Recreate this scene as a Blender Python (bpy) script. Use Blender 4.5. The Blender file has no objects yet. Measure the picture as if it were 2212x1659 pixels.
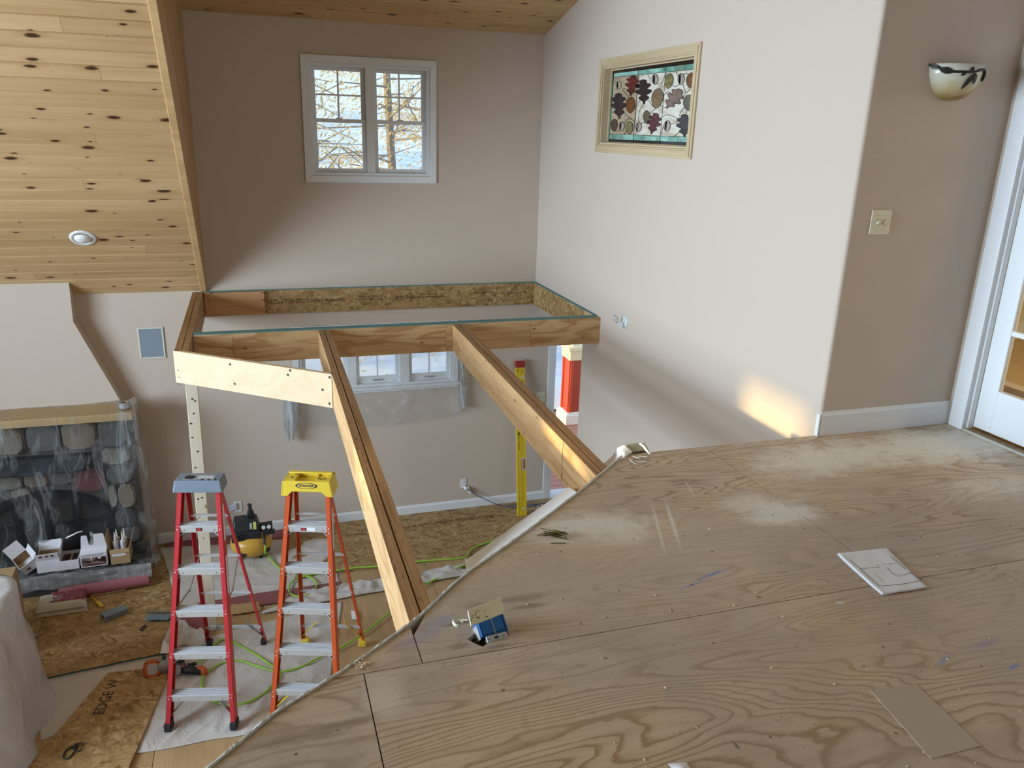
import bpy, bmesh, math, random
from mathutils import Vector, Matrix, noise
rnd = random.Random(7)
C = bpy.context.scene.collection
SC = bpy.context.scene

# ------------------------------------------------------------------ camera
CAMZ = 4.2174           # eye height over the lower floor
LF = 2.6514             # loft floor level
def _frame():
    yaw, pitch, roll = YPR
    cy, sy = math.cos(yaw), math.sin(yaw)
    f = Vector((sy, cy, 0)); r = Vector((cy, -sy, 0)); u = Vector((0, 0, 1))
    f2 = math.cos(pitch)*f - math.sin(pitch)*u; u2 = math.cos(pitch)*u + math.sin(pitch)*f
    r3 = math.cos(roll)*r + math.sin(roll)*u2; u3 = math.cos(roll)*u2 - math.sin(roll)*r
    return r3, -u3, f2
YPR = (0.316872, 0.307054, 0.029769)
RX, RY, RZ = _frame()
F = 1720.0
cam = bpy.data.objects.new('camera', bpy.data.cameras.new('camera')); C.objects.link(cam)
m3 = Matrix((RX, -RY, -RZ)).transposed()
cam.matrix_world = Matrix.Translation((0, 0, CAMZ)) @ m3.to_4x4()
cam.data.sensor_width = 36.0; cam.data.lens = F/2212*36.0; cam.data.clip_start = 0.05
SC.camera = cam

# ------------------------------------------------------------------ world, sun, daylight, exposure
SC.view_settings.view_transform = 'Standard'; SC.view_settings.look = 'None'
SC.view_settings.exposure = 0.0; SC.view_settings.gamma = 1.0; SC.view_settings.use_curve_mapping = False
SC.cycles.use_denoising = True
SC.cycles.max_bounces = 8; SC.cycles.diffuse_bounces = 5; SC.cycles.transparent_max_bounces = 24
SC.cycles.sample_clamp_indirect = 6.0
w = bpy.data.worlds.new('sky'); SC.world = w; w.use_nodes = True
bg = w.node_tree.nodes['Background']; bg.inputs[0].default_value = (0.58, 0.76, 1.0, 1); bg.inputs[1].default_value = 1.5

def lamp(kind, name, loc, aim, energy, color, **kw):
    L = bpy.data.lights.new(name, kind); L.energy = energy; L.color = color
    for k, v in kw.items(): setattr(L, k, v)
    o = bpy.data.objects.new(name, L); C.objects.link(o); o.location = loc
    o.rotation_euler = (Vector(aim)-Vector(loc)).to_track_quat('-Z', 'Y').to_euler()
    o['kind'] = 'helper'
    return o
SUN_DIR = Vector((0.985, 0.10, -0.075)).normalized()
lamp('SUN', 'low_sun', (-20, 0, 6), Vector((-20, 0, 6))+SUN_DIR, 5.5, (1.0, 0.72, 0.32), angle=0.028)
# added area lamps: assumed daylight on the left, rear fill, and for the sunlit room behind the french door
lamp('AREA', 'assumed_left_daylight', (-6.2, 3.6, 3.4), (2.9, 4.0, 3.0), 535, (0.68, 0.84, 1.0), shape='RECTANGLE', size=4.2, size_y=2.8, spread=2.15)  # unseen lamp for assumed window light; the left wall has no such glazing
lamp('AREA', 'added_rear_fill', (0.6, -2.2, 4.6), (1.2, 5, 2.6), 5, (1.0, 0.93, 0.82), shape='RECTANGLE', size=4.0, size_y=2.0)  # unseen lamp added behind the camera; the rear wall has no windows
lamp('AREA', 'sunroom_light', (5.6, 2.2, 4.6), (5.2, 2.4, 2.65), 60, (1.0, 0.80, 0.48), shape='RECTANGLE', size=1.6, size_y=1.6)  # lamp added out of view, standing in for the sun in this room

# ------------------------------------------------------------------ helpers
def ray(u, v): return RX*((u-1106)/F) + RY*((v-829.5)/F) + RZ
EYE = Vector((0, 0, CAMZ))
def az(u, v, z): d = ray(u, v); return EYE + d*((z-CAMZ)/d.z)     # the point of a level plane seen at a pixel of the photo
def ay(u, v, y): d = ray(u, v); return EYE + d*(y/d.y)
def ax(u, v, x): d = ray(u, v); return EYE + d*(x/d.x)

def world(o):
    if o.parent: return world(o.parent) @ o.matrix_parent_inverse @ o.matrix_basis
    return o.matrix_basis.copy()
def adopt(o, parent):
    if parent is not None:
        o.parent = parent; o.matrix_parent_inverse = world(parent).inverted()
def tag(o, label=None, cat=None, group=None, kind=None):
    if label: o['label'] = label
    if cat: o['category'] = cat
    if group: o['group'] = group
    if kind: o['kind'] = kind
    return o
def thing(name, label, cat, loc=(0, 0, 0), rz=0.0, group=None, kind=None):
    o = bpy.data.objects.new(name, None); o.empty_display_size = 0.1; C.objects.link(o)
    o.location = loc; o.rotation_euler = (0, 0, rz)
    return tag(o, label, cat, group, kind)
def struct(name, parent=None, label=None):
    o = bpy.data.objects.new(name, None); C.objects.link(o); adopt(o, parent)
    if parent is None: o['kind'] = 'structure'
    if label: o['label'] = label
    return o

class MB:
    def __init__(s): s.v = []; s.f = []
    def add(s, vs, fs):
        n = len(s.v); s.v += [Vector(p) for p in vs]; s.f += [tuple(i+n for i in f) for f in fs]; return s
    def para(s, o, a, b, c):
        o, a, b, c = map(Vector, (o, a, b, c))
        return s.add([o, o+a, o+a+b, o+b, o+c, o+a+c, o+a+b+c, o+b+c],
                     [(3, 2, 1, 0), (4, 5, 6, 7), (0, 1, 5, 4), (1, 2, 6, 5), (2, 3, 7, 6), (3, 0, 4, 7)])
    def box(s, x0, y0, z0, x1, y1, z1): return s.para((x0, y0, z0), (x1-x0, 0, 0), (0, y1-y0, 0), (0, 0, z1-z0))
    def bar(s, p, q, up, w, h):                     # a bar from p to q; w across, h along up
        p, q, up = Vector(p), Vector(q), Vector(up); d = q-p
        side = d.cross(up).normalized(); u2 = side.cross(d).normalized()
        return s.para(p - side*w/2 - u2*h/2, d, side*w, u2*h)
    def prism(s, pts, vec):
        pts = [Vector(p) for p in pts]; vec = Vector(vec); n = len(pts)
        return s.add(pts+[p+vec for p in pts],
                     [tuple(range(n))[::-1], tuple(range(n, 2*n))]+[(i, (i+1) % n, (i+1) % n+n, i+n) for i in range(n)])
    def tube(s, path, r, n=8, cap=True):
        path = [Vector(p) for p in path]; m = len(path); rs = r if isinstance(r, (list, tuple)) else [r]*m
        t0 = (path[1]-path[0]).normalized(); a = t0.orthogonal().normalized(); vs = []
        for i, p in enumerate(path):
            t = (path[min(i+1, m-1)]-path[max(i-1, 0)]).normalized()
            a = (a - t*a.dot(t)).normalized(); b = t.cross(a)
            vs += [p+(a*math.cos(2*math.pi*k/n)+b*math.sin(2*math.pi*k/n))*rs[i] for k in range(n)]
        fs = [(i*n+k, i*n+(k+1) % n, (i+1)*n+(k+1) % n, (i+1)*n+k) for i in range(m-1) for k in range(n)]
        if cap: fs += [tuple(range(n))[::-1], tuple(range((m-1)*n, m*n))]
        return s.add(vs, fs)
    def lathe(s, prof, c=(0, 0, 0), M=None, n=24, a0=0.0, a1=2*math.pi):
        M = M or Matrix.Identity(3); c = Vector(c); full = abs(a1-a0-2*math.pi) < 1e-6; k = n if full else n+1; vs = []
        for r, z in prof:
            for i in range(k):
                a = a0+(a1-a0)*i/n; vs.append(c + M @ Vector((r*math.cos(a), r*math.sin(a), z)))
        fs = []
        for j in range(len(prof)-1):
            for i in range(n):
                i2 = (i+1) % k if full else i+1
                fs.append((j*k+i, j*k+i2, (j+1)*k+i2, (j+1)*k+i))
        return s.add(vs, fs)
    def grid(s, nx, ny, fn):
        vs = [fn(i/nx, j/ny) for j in range(ny+1) for i in range(nx+1)]
        return s.add(vs, [(j*(nx+1)+i, j*(nx+1)+i+1, (j+1)*(nx+1)+i+1, (j+1)*(nx+1)+i) for j in range(ny) for i in range(nx)])
    def xform(s, M): s.v = [M @ p for p in s.v]; return s
    def build(s, name, mat, parent=None, smooth=False, bevel=0.0, seg=1, weld=False, thick=0.0, norm=True, local=False):
        me = bpy.data.meshes.new(name); bm = bmesh.new()
        bv = [bm.verts.new(p) for p in s.v]
        for f in s.f:
            try: bm.faces.new([bv[i] for i in f])
            except ValueError: pass
        if weld: bmesh.ops.remove_doubles(bm, verts=bm.verts[:], dist=1e-5)
        if norm: bmesh.ops.recalc_face_normals(bm, faces=bm.faces[:])
        bm.to_mesh(me); bm.free()
        if smooth: me.polygons.foreach_set('use_smooth', [True]*len(me.polygons))
        me.materials.append(mat)
        o = bpy.data.objects.new(name, me); C.objects.link(o)
        if local: o.parent = parent
        else: adopt(o, parent)
        if bevel:
            m = o.modifiers.new('bevel', 'BEVEL'); m.width = bevel; m.segments = seg; m.limit_method = 'ANGLE'; m.angle_limit = 0.6
        if thick:
            m = o.modifiers.new('thick', 'SOLIDIFY'); m.thickness = thick; m.offset = 0
        return o
def label_part(o, label): o['label'] = label; return o
def text(name, body, size, M, mat, parent, extrude=0.0003, scale=(1, 1), fit=None, offset=0.0):
    cu = bpy.data.curves.new(name, 'FONT'); cu.body = body; cu.size = size; cu.extrude = extrude; cu.offset = offset
    cu.align_x = 'CENTER'; cu.align_y = 'CENTER'; cu.resolution_u = 2
    tmp = bpy.data.objects.new('lettering', cu); me = bpy.data.meshes.new_from_object(tmp); bpy.data.objects.remove(tmp)
    if fit:
        xs = [v.co.x for v in me.vertices]; scale = (fit/max(1e-4, max(xs)-min(xs)), scale[1])
    me.name = name; me.materials.clear(); me.materials.append(mat)
    o = bpy.data.objects.new(name, me); C.objects.link(o); o['kind'] = 'stuff'
    o.matrix_basis = M @ Matrix.Diagonal((scale[0], scale[1], 1, 1)); adopt(o, parent); return o
def axes(o, x, y):                                  # a frame with its x and y along two directions
    x = Vector(x).normalized(); y = Vector(y); z = x.cross(y).normalized(); y = z.cross(x)
    return Matrix.Translation(o) @ Matrix((x, y, z)).transposed().to_4x4()
def smooth_path(pts, k=5):
    P = [Vector(p) for p in pts]; out = []
    for i in range(len(P)-1):
        p0 = P[max(i-1, 0)]; p1 = P[i]; p2 = P[i+1]; p3 = P[min(i+2, len(P)-1)]
        for j in range(k):
            t = j/k
            out.append(0.5*((2*p1)+(p2-p0)*t+(2*p0-5*p1+4*p2-p3)*t*t+(3*p1-p0-3*p2+p3)*t**3))
    return out+[P[-1]]
def dup(root, loc, rz, label, group=None):
    r = root.copy(); C.objects.link(r); r.location = loc; r.rotation_euler = (0, 0, rz); r['label'] = label
    if group: r['group'] = group
    for ch in list(root.children):
        c = ch.copy(); C.objects.link(c); c.parent = r
        for g in list(ch.children): d = g.copy(); C.objects.link(d); d.parent = c
    return r

# ------------------------------------------------------------------ materials
class NT:
    def __init__(s, name):
        s.m = bpy.data.materials.new(name); s.m.use_nodes = True; s.t = s.m.node_tree; s.t.nodes.clear()
        s.out = s.n('ShaderNodeOutputMaterial'); s.tc = None
    def n(s, kind, **kw):
        x = s.t.nodes.new(kind)
        for k, v in kw.items(): setattr(x, k, v)
        return x
    def put(s, sock, v):
        if isinstance(v, bpy.types.NodeSocket): s.t.links.new(v, sock)
        elif isinstance(v, (tuple, list)) and len(v) == 3 and sock.type == 'RGBA': sock.default_value = (*v, 1)
        else: sock.default_value = v
    def co(s, which='Object', scale=(1, 1, 1), rot=(0, 0, 0), loc=(0, 0, 0), rand=0.0):
        if not s.tc: s.tc = s.n('ShaderNodeTexCoord')
        v = s.tc.outputs[which]
        if rand:
            oi = s.n('ShaderNodeObjectInfo'); v = s.vm('ADD', v, s.vm('SCALE', (1.0, 0.63, 0.41), s.math('MULTIPLY', oi.outputs['Random'], rand)))
        mp = s.n('ShaderNodeMapping'); s.put(mp.inputs['Vector'], v)
        mp.inputs['Scale'].default_value = scale; mp.inputs['Rotation'].default_value = rot; mp.inputs['Location'].default_value = loc
        return mp.outputs[0]
    def vm(s, op, a, b):
        x = s.n('ShaderNodeVectorMath', operation=op); s.put(x.inputs[0], a)
        if op == 'SCALE': s.put(x.inputs['Scale'], b)
        else: s.put(x.inputs[1], b)
        return x.outputs['Value'] if op in ('LENGTH', 'DISTANCE', 'DOT_PRODUCT') else x.outputs[0]
    def math(s, op, a, b=0.0, clamp=False):
        x = s.n('ShaderNodeMath', operation=op, use_clamp=clamp); s.put(x.inputs[0], a); s.put(x.inputs[1], b); return x.outputs[0]
    def noise(s, v, scale=1.0, detail=4.0, rough=0.55, dist=0.0, col=False):
        x = s.n('ShaderNodeTexNoise'); s.put(x.inputs['Vector'], v)
        x.inputs['Scale'].default_value = scale; x.inputs['Detail'].default_value = detail
        x.inputs['Roughness'].default_value = rough; x.inputs['Distortion'].default_value = dist
        return x.outputs['Color' if col else 'Fac']
    def voro(s, v, scale=1.0, feature='F1', out='Distance', rand=1.0, dim='3D'):
        x = s.n('ShaderNodeTexVoronoi', feature=feature, voronoi_dimensions=dim); s.put(x.inputs['Vector'], v)
        x.inputs['Scale'].default_value = scale; x.inputs['Randomness'].default_value = rand; return x.outputs[out]
    def ramp(s, fac, stops, interp='LINEAR'):
        x = s.n('ShaderNodeValToRGB'); r = x.color_ramp; r.interpolation = interp
        while len(r.elements) < len(stops): r.elements.new(0.5)
        for e, (p, c) in zip(r.elements, stops):
            e.position = p; e.color = (*c, 1) if isinstance(c, (tuple, list)) else (c, c, c, 1)
        s.put(x.inputs[0], fac); return x.outputs[0]
    def mix(s, fac, a, b, mode='MIX'):
        x = s.n('ShaderNodeMix', data_type='RGBA', blend_type=mode)
        s.put(x.inputs[0], fac); s.put(x.inputs[6], a); s.put(x.inputs[7], b); return x.outputs[2]
    def bump(s, h, strength=0.3, dist=0.01):
        x = s.n('ShaderNodeBump'); s.put(x.inputs['Height'], h); x.inputs['Strength'].default_value = strength; x.inputs['Distance'].default_value = dist
        return x.outputs[0]
    def pbr(s, col, rough=0.6, metal=0.0, spec=0.5, normal=None, **kw):
        b = s.n('ShaderNodeBsdfPrincipled'); s.put(b.inputs['Base Color'], col); s.put(b.inputs['Roughness'], rough)
        s.put(b.inputs['Metallic'], metal); s.put(b.inputs['Specular IOR Level'], spec)
        if normal is not None: s.put(b.inputs['Normal'], normal)
        for k, v in kw.items(): s.put(b.inputs[k], v)
        return b.outputs[0]
    def end(s, sh): s.t.links.new(sh, s.out.inputs[0]); return s.m

def plain(name, col, rough=0.55, metal=0.0, spec=0.5, var=0.06, scale=9.0, bump=0.0):
    t = NT(name); v = t.co()
    n = t.noise(v, scale, 5)
    c = t.mix(n, tuple(x*(1-var) for x in col), tuple(min(1, x*(1+var)) for x in col))
    nm = t.bump(t.noise(v, scale*25, 3), bump, 0.002) if bump else None
    return t.end(t.pbr(c, rough, metal, spec, nm))
def pine(name, rot=(0, 0, 0), sv=(0, 0, 1), light=(0.60, 0.42, 0.225), dark=(0.47, 0.295, 0.13), knots=True, rand=60.0, dens=1.0):
    t = NT(name); v = t.co(rot=rot, rand=rand)
    v1 = t.vm('MULTIPLY', v, (0.9, 16.0, 16.0)); g = t.noise(v1, 1.0, 4, 0.6, 0.4)
    v2 = t.vm('MULTIPLY', v, (0.7, 3.5, 3.5)); big = t.noise(v2, 1.0, 2)
    c = t.ramp(g, [(0.28, dark), (0.50, tuple((a*2+b)/3 for a, b in zip(light, dark))), (0.7, light)])
    c = t.mix(t.math('MULTIPLY', t.math('SUBTRACT', big, 0.42, True), 2.4, True), c, tuple(x*0.80 for x in dark), 'MIX') if not knots else t.mix(t.ramp(big, [(0.40, 0.0), (0.78, 0.45)]), c, tuple(x*0.95 for x in dark))
    oi = t.n('ShaderNodeObjectInfo'); c = t.mix(1.0, c, t.ramp(oi.outputs['Random'], [(0, (0.90, 0.88, 0.84)), (1, (1.08, 1.08, 1.08))]), 'MULTIPLY')
    if knots:
        w1 = t.noise(t.vm('MULTIPLY', v, (5, 20, 20)), 1.0, 2, col=True); sx = t.n('ShaderNodeSeparateXYZ'); t.put(sx.inputs[0], v)
        cb = t.n('ShaderNodeCombineXYZ'); t.put(cb.inputs[0], t.math('MULTIPLY', sx.outputs[0], 2.9*dens)); t.put(cb.inputs[1], t.math('MULTIPLY', t.vm('DOT_PRODUCT', v, sv), 7.6*dens))
        kv = t.vm('ADD', cb.outputs[0], t.vm('SCALE', w1, 0.10))
        d = t.voro(kv, 1.0, dim='2D'); r = t.voro(kv, 1.0, out='Color', dim='2D')
        sp = t.n('ShaderNodeSeparateColor'); t.put(sp.inputs[0], r)
        size = t.math('MULTIPLY', t.math('POWER', sp.outputs[0], 1.6), 0.155)
        k = t.math('SUBTRACT', 1.0, t.math('DIVIDE', d, t.math('ADD', size, 0.004)), True)
        core = t.ramp(k, [(0.0, 0.0), (0.25, 0.85), (0.7, 1.0)])
        halo = t.ramp(t.math('SUBTRACT', 1.0, t.math('DIVIDE', d, t.math('ADD', t.math('MULTIPLY', size, 2.4), 0.004)), True), [(0.0, 0.0), (0.9, 0.55)])
        c = t.mix(halo, c, (0.36, 0.20, 0.07)); c = t.mix(core, c, (0.055, 0.022, 0.009))
    return t.end(t.pbr(c, 0.42, 0, 0.35, t.bump(g, 0.12, 0.002)))
def ply(name, rot=(0, 0, 0), light=(0.60, 0.42, 0.23), dark=(0.42, 0.25, 0.11), freq=9.0, amt=0.75, rand=40.0, stretch=(0.5, 3.2, 3.2), patch=True, rough=0.6):
    t = NT(name); v = t.co(rot=rot, rand=rand)
    wv = t.vm('MULTIPLY', v, stretch); n = t.noise(wv, 1.0, 2.5, 0.5, 0.35)
    f = t.math('FRACT', t.math('MULTIPLY', n, freq)); g = t.ramp(f, [(0.0, 0.0), (0.45, 0.12), (0.72, 1.0), (0.86, 0.9), (1.0, 0.0)])
    fine = t.noise(t.vm('MULTIPLY', v, (2.5, 70, 70)), 1.0, 3)
    mod = t.ramp(t.noise(t.vm('MULTIPLY', v, (0.8, 1.6, 1.6)), 1.0, 2), [(0.35, 0.15), (0.65, 1.0)])
    c = t.mix(t.math('MULTIPLY', t.math('MULTIPLY', g, mod), amt), light, dark)
    c = t.mix(t.ramp(fine, [(0.35, 0.35), (0.6, 0.0)]), c, dark)
    if patch:
        sx = t.n('ShaderNodeSeparateXYZ'); t.put(sx.inputs[0], v); cb = t.n('ShaderNodeCombineXYZ'); t.put(cb.inputs[0], t.math('MULTIPLY', sx.outputs[0], 4.2)); t.put(cb.inputs[1], t.math('MULTIPLY', sx.outputs[2], 9.0))
        kd = t.voro(cb.outputs[0], 1.0, dim='2D'); kc = t.n('ShaderNodeSeparateColor'); t.put(kc.inputs[0], t.voro(cb.outputs[0], 1.0, out='Color', dim='2D'))
        kk = t.math('DIVIDE', kd, t.math('ADD', t.math('MULTIPLY', t.math('POWER', kc.outputs[0], 2.0), 0.10), 0.004))
        c = t.mix(t.ramp(kk, [(0.5, 0.8), (1.0, 0.0)]), c, (0.14, 0.06, 0.02))
    return t.end(t.pbr(c, rough, 0, 0.3, t.bump(fine, 0.1, 0.001)))
def lvl_edge(name, rot=(0, 0, 0)):
    t = NT(name); v = t.co(rot=rot)
    l = t.noise(t.vm('MULTIPLY', v, (1.5, 140, 140)), 1.0, 3, 0.6); k = t.noise(t.vm('MULTIPLY', v, (14, 60, 60)), 1.0, 2)
    c = t.ramp(l, [(0.3, (0.21, 0.11, 0.04)), (0.52, (0.36, 0.21, 0.095)), (0.72, (0.46, 0.29, 0.14))])
    c = t.mix(t.ramp(k, [(0.62, 0.0), (0.72, 0.8)]), c, (0.10, 0.05, 0.02))
    return t.end(t.pbr(c, 0.6, 0, 0.3, t.bump(l, 0.3, 0.002)))
def osb(name, tone=1.0, rot=(0, 0, 0), scale=1.0, rough=0.55):
    t = NT(name); v0 = t.co(rot=rot); wob = t.noise(v0, 15.0*scale, 3, col=True)
    v = t.vm('ADD', v0, t.vm('SCALE', wob, 0.075/scale)); vals = []
    for i, (a, sx, sy) in enumerate(((0.25, 9, 30), (-0.45, 10, 36), (0.95, 11, 34), (-1.2, 12, 40))):
        mp = t.n('ShaderNodeMapping'); t.put(mp.inputs[0], v); mp.inputs['Rotation'].default_value = (0.0, 0.0, a); mp.inputs['Location'].default_value = (i*3.1, i*1.7, i*0.9)
        sv = t.vm('MULTIPLY', mp.outputs[0], (sx*scale, sy*scale, sy*scale))
        sp = t.n('ShaderNodeSeparateColor'); t.put(sp.inputs[0], t.voro(sv, 1.0, 'SMOOTH_F1', out='Color')); vals.append(sp.outputs)
    m1 = t.math('GREATER_THAN', vals[1][1], 0.5); m2 = t.math('GREATER_THAN', vals[2][1], 0.62); m3 = t.math('GREATER_THAN', vals[3][1], 0.78)
    h = vals[0][0]
    for mk, vv in ((m1, vals[1]), (m2, vals[2]), (m3, vals[3])):
        x = t.n('ShaderNodeMix', data_type='FLOAT'); t.put(x.inputs[0], mk); t.put(x.inputs[2], h); t.put(x.inputs[3], vv[0]); h = x.outputs[0]
    s_ = lambda c: tuple(x*tone for x in c)
    c = t.ramp(h, [(0.05, s_((0.20, 0.11, 0.035))), (0.25, s_((0.34, 0.215, 0.085))), (0.5, s_((0.43, 0.285, 0.125))), (0.75, s_((0.50, 0.345, 0.165))), (0.95, s_((0.60, 0.45, 0.25)))])
    fib = t.noise(t.vm('MULTIPLY', v0, (22, 90, 90)), 1.0, 4, 0.6, 0.8); c = t.mix(t.ramp(fib, [(0.36, 0.45), (0.55, 0.0)]), c, s_((0.24, 0.135, 0.05)))
    big = t.noise(v0, 1.3, 3); c = t.mix(t.ramp(big, [(0.35, 0.0), (0.7, 0.35)]), c, s_((0.30, 0.17, 0.065)))
    return t.end(t.pbr(c, rough, 0, 0.35, t.bump(h, 0.25, 0.002)))
# ------------------------------------------------------------------ shared materials
PAINT = plain('tan_wall_paint', (0.56, 0.478, 0.40), 0.75, spec=0.25, var=0.015, scale=1.5, bump=0.05)
WHITE = plain('white_trim_paint', (0.74, 0.77, 0.79), 0.4, var=0.02)
DRYWALL = plain('drywall_paper', (0.72, 0.71, 0.69), 0.8, var=0.03)
CRUMB = plain('gypsum_core', (0.66, 0.66, 0.62), 0.9, var=0.25, scale=60, bump=0.6)
PINE_X = pine('knotty_pine', sv=(0, -0.732, 0.681)); PINE_D = pine('knotty_pine_dormer', sv=(0, -0.972, 0.233)); PINE_TRIM = pine('pine_trim_board', knots=False)
PINE_DARK = pine('cheek_board', rot=(0.75, 0, math.pi/2), light=(0.58, 0.38, 0.19), dark=(0.42, 0.25, 0.11), knots=False)
PLY_X = ply('joist_plywood', freq=9, amt=0.95, light=(0.60, 0.42, 0.225), dark=(0.38, 0.21, 0.085), stretch=(0.7, 4.5, 4.5))
PLY_Y = ply('joist_plywood_lengthwise', rot=(0, 0, math.pi/2), freq=8, light=(0.60, 0.39, 0.19), dark=(0.40, 0.22, 0.085), stretch=(0.7, 4.5, 4.5))
PLY_PALE = ply('pale_plywood', freq=5, light=(0.74, 0.56, 0.37), dark=(0.60, 0.42, 0.25), amt=0.35, stretch=(0.6, 4, 4), patch=False)
PLY_RED = ply('reddish_plywood', freq=7, light=(0.56, 0.32, 0.16), dark=(0.36, 0.16, 0.06), stretch=(0.7, 5, 5))
LVL_Y = lvl_edge('laminated_edge_y', (0, 0, math.pi/2)); LVL_X = lvl_edge('laminated_edge_x')
OSB = osb('strand_board_floor', 0.95); OSB_RIM = osb('strand_board_rim', 0.95, scale=1.0)
TEAL = plain('teal_sill_seal', (0.10, 0.24, 0.24), 0.7)
BLACK = plain('matte_black', (0.012, 0.013, 0.015), 0.5); RUBBER = plain('black_rubber', (0.02, 0.021, 0.023), 0.7)
INK = plain('stamp_ink', (0.035, 0.025, 0.018), 0.8, var=0.3, scale=80)
ALU = plain('brushed_aluminium', (0.66, 0.71, 0.76), 0.38, 0.55, var=0.08, scale=14)
STEEL = plain('zinc_steel', (0.42, 0.43, 0.43), 0.4, 0.8)
PAPER = plain('white_paper', (0.78, 0.80, 0.84), 0.8, var=0.03)
CARD = plain('brown_cardboard', (0.36, 0.24, 0.12), 0.85, var=0.06); CARD_W = plain('white_cardboard', (0.66, 0.66, 0.70), 0.7)
IVORY = plain('ivory_plastic', (0.74, 0.71, 0.55), 0.4, var=0.03); WPLASTIC = plain('white_plastic', (0.74, 0.75, 0.74), 0.4)
def glass_mat():
    t = NT('window_glass'); a = t.n('ShaderNodeBsdfTransparent'); a.inputs[0].default_value = (0.97, 0.98, 0.98, 1)
    g = t.n('ShaderNodeBsdfGlossy'); g.inputs['Roughness'].default_value = 0.02
    m = t.n('ShaderNodeMixShader'); f = t.n('ShaderNodeFresnel'); f.inputs[0].default_value = 1.3
    t.put(m.inputs[0], f.outputs[0]); t.put(m.inputs[1], a.outputs[0]); t.put(m.inputs[2], g.outputs[0]); return t.end(m.outputs[0])
GLASS = glass_mat()
def film(name, col=(0.80, 0.84, 0.86), base=0.10, wr=0.5, scale=(5, 5, 5), gl=0.25, rot=(0, 0, 0), sharp=False):
    t = NT(name); v = t.co(scale=scale, rot=rot); n = t.noise(v, 1.0, 5, 0.6, 0.8)
    k = t.ramp(n, [(0.42, base), (0.58, base+0.12), (0.72, base+wr)]) if not sharp else t.ramp(n, [(0.30, base), (0.50, base+0.03), (0.56, base+wr*0.55), (0.60, base+0.06), (0.68, base+wr)])  # sharp ramp paints the wrinkles' glossy highlights as white streaks
    tr = t.n('ShaderNodeBsdfTransparent'); tr.inputs[0].default_value = (0.93, 0.94, 0.94, 1)
    d = t.n('ShaderNodeBsdfDiffuse'); t.put(d.inputs[0], col); tl = t.n('ShaderNodeBsdfTranslucent'); t.put(tl.inputs[0], col)
    g = t.n('ShaderNodeBsdfGlossy'); g.inputs['Roughness'].default_value = 0.22; bm_ = t.bump(n, 0.6, 0.02); t.put(g.inputs['Normal'], bm_)
    md = t.n('ShaderNodeMixShader'); md.inputs[0].default_value = 0.45; t.put(md.inputs[1], d.outputs[0]); t.put(md.inputs[2], tl.outputs[0])
    m1 = t.n('ShaderNodeMixShader'); t.put(m1.inputs[0], k); t.put(m1.inputs[1], tr.outputs[0]); t.put(m1.inputs[2], md.outputs[0])
    lw = t.n('ShaderNodeLayerWeight'); lw.inputs[0].default_value = 0.25; t.put(lw.inputs['Normal'], bm_)
    m2 = t.n('ShaderNodeMixShader'); t.put(m2.inputs[0], t.math('MULTIPLY', lw.outputs['Fresnel'], gl*2.2, True)); t.put(m2.inputs[1], m1.outputs[0]); t.put(m2.inputs[2], g.outputs[0])
    return t.end(m2.outputs[0])
FILM = film('clear_poly_film')

# ------------------------------------------------------------------ room shell
YB = 8.183; XR = 2.921; Y1 = 3.4225; XD = 3.83; XC = -0.468; ZE = 2.655; M_ = 0.93; ZD = 5.148; MD = 0.24
def wall_cells(us, ws, holes, put):
    us = sorted(set(us)); ws = sorted(set(ws))
    for a, b in zip(us, us[1:]):
        for c, d in zip(ws, ws[1:]):
            u, v = (a+b)/2, (c+d)/2
            if not any(h[0] < u < h[1] and h[2] < v < h[3] for h in holes): put(a, c, b, d)
WU = (0.582, 1.742, 3.757, 4.784); WL = (0.36, 1.99, 1.565, 2.20); DB = (3.20, 4.10, 0.0, 2.06)
mb = MB(); hs = [WU, WL, DB]
wall_cells([-6.7, 5.2]+[h[i] for h in hs for i in (0, 1)], [-0.4, 6.2]+[h[i] for h in hs for i in (2, 3)], hs, lambda a, c, b, d: mb.box(a, YB, c, b, YB+0.15, d))
tag(mb.build('wall_back', PAINT, weld=True), kind='structure')
SG = (5.135, 6.665, 4.135, 4.752); OP = (6.79, YB, 0.0, 2.41)
mb = MB(); hs = [SG, OP]
wall_cells([Y1+0.12, YB]+[h[i] for h in hs for i in (0, 1)], [0, 6.2]+[h[i] for h in hs for i in (2, 3)], hs, lambda a, c, b, d: mb.box(XR, a, c, XR+0.125, b, d))
tag(mb.build('wall_right', PAINT, weld=True), kind='structure')
arc = [(XR+0.02-0.02*math.cos(a), Y1+0.02-0.02*math.sin(a)) for a in [math.pi/2*i/6 for i in range(7)]]
mb = MB().prism([(x, y, 0) for x, y in arc]+[(XD+0.12, Y1, 0), (XD+0.12, Y1+0.12, 0), (XR, Y1+0.12, 0)], (0, 0, 6.2))
tag(mb.build('wall_landing', PAINT), kind='structure')
DR = (2.42, 3.30, LF, LF+2.05)
mb = MB(); wall_cells([-2.6, Y1, DR[0], DR[1]], [0, 6.2, DR[2], DR[3]], [DR], lambda a, c, b, d: mb.box(XD, a, c, XD+0.12, b, d))
tag(mb.build('wall_door_side', PAINT, weld=True), kind='structure')
SUNH = (2.54, 3.16, 3.10, 3.46)  # unseen opening added in the left wall to shape the sun patch
mb = MB(); wall_cells([-2.6, YB, SUNH[0], SUNH[1]], [0, 6.2, SUNH[2], SUNH[3]], [SUNH], lambda a, c, b, d: mb.box(-6.75, a, c, -6.6, b, d))
tag(mb.build('wall_left', PAINT, weld=True), kind='structure')
tag(MB().box(-6.7, -2.75, 0, XD+0.12, -2.6, 6.2).build('wall_rear', PAINT), kind='structure')
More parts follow.
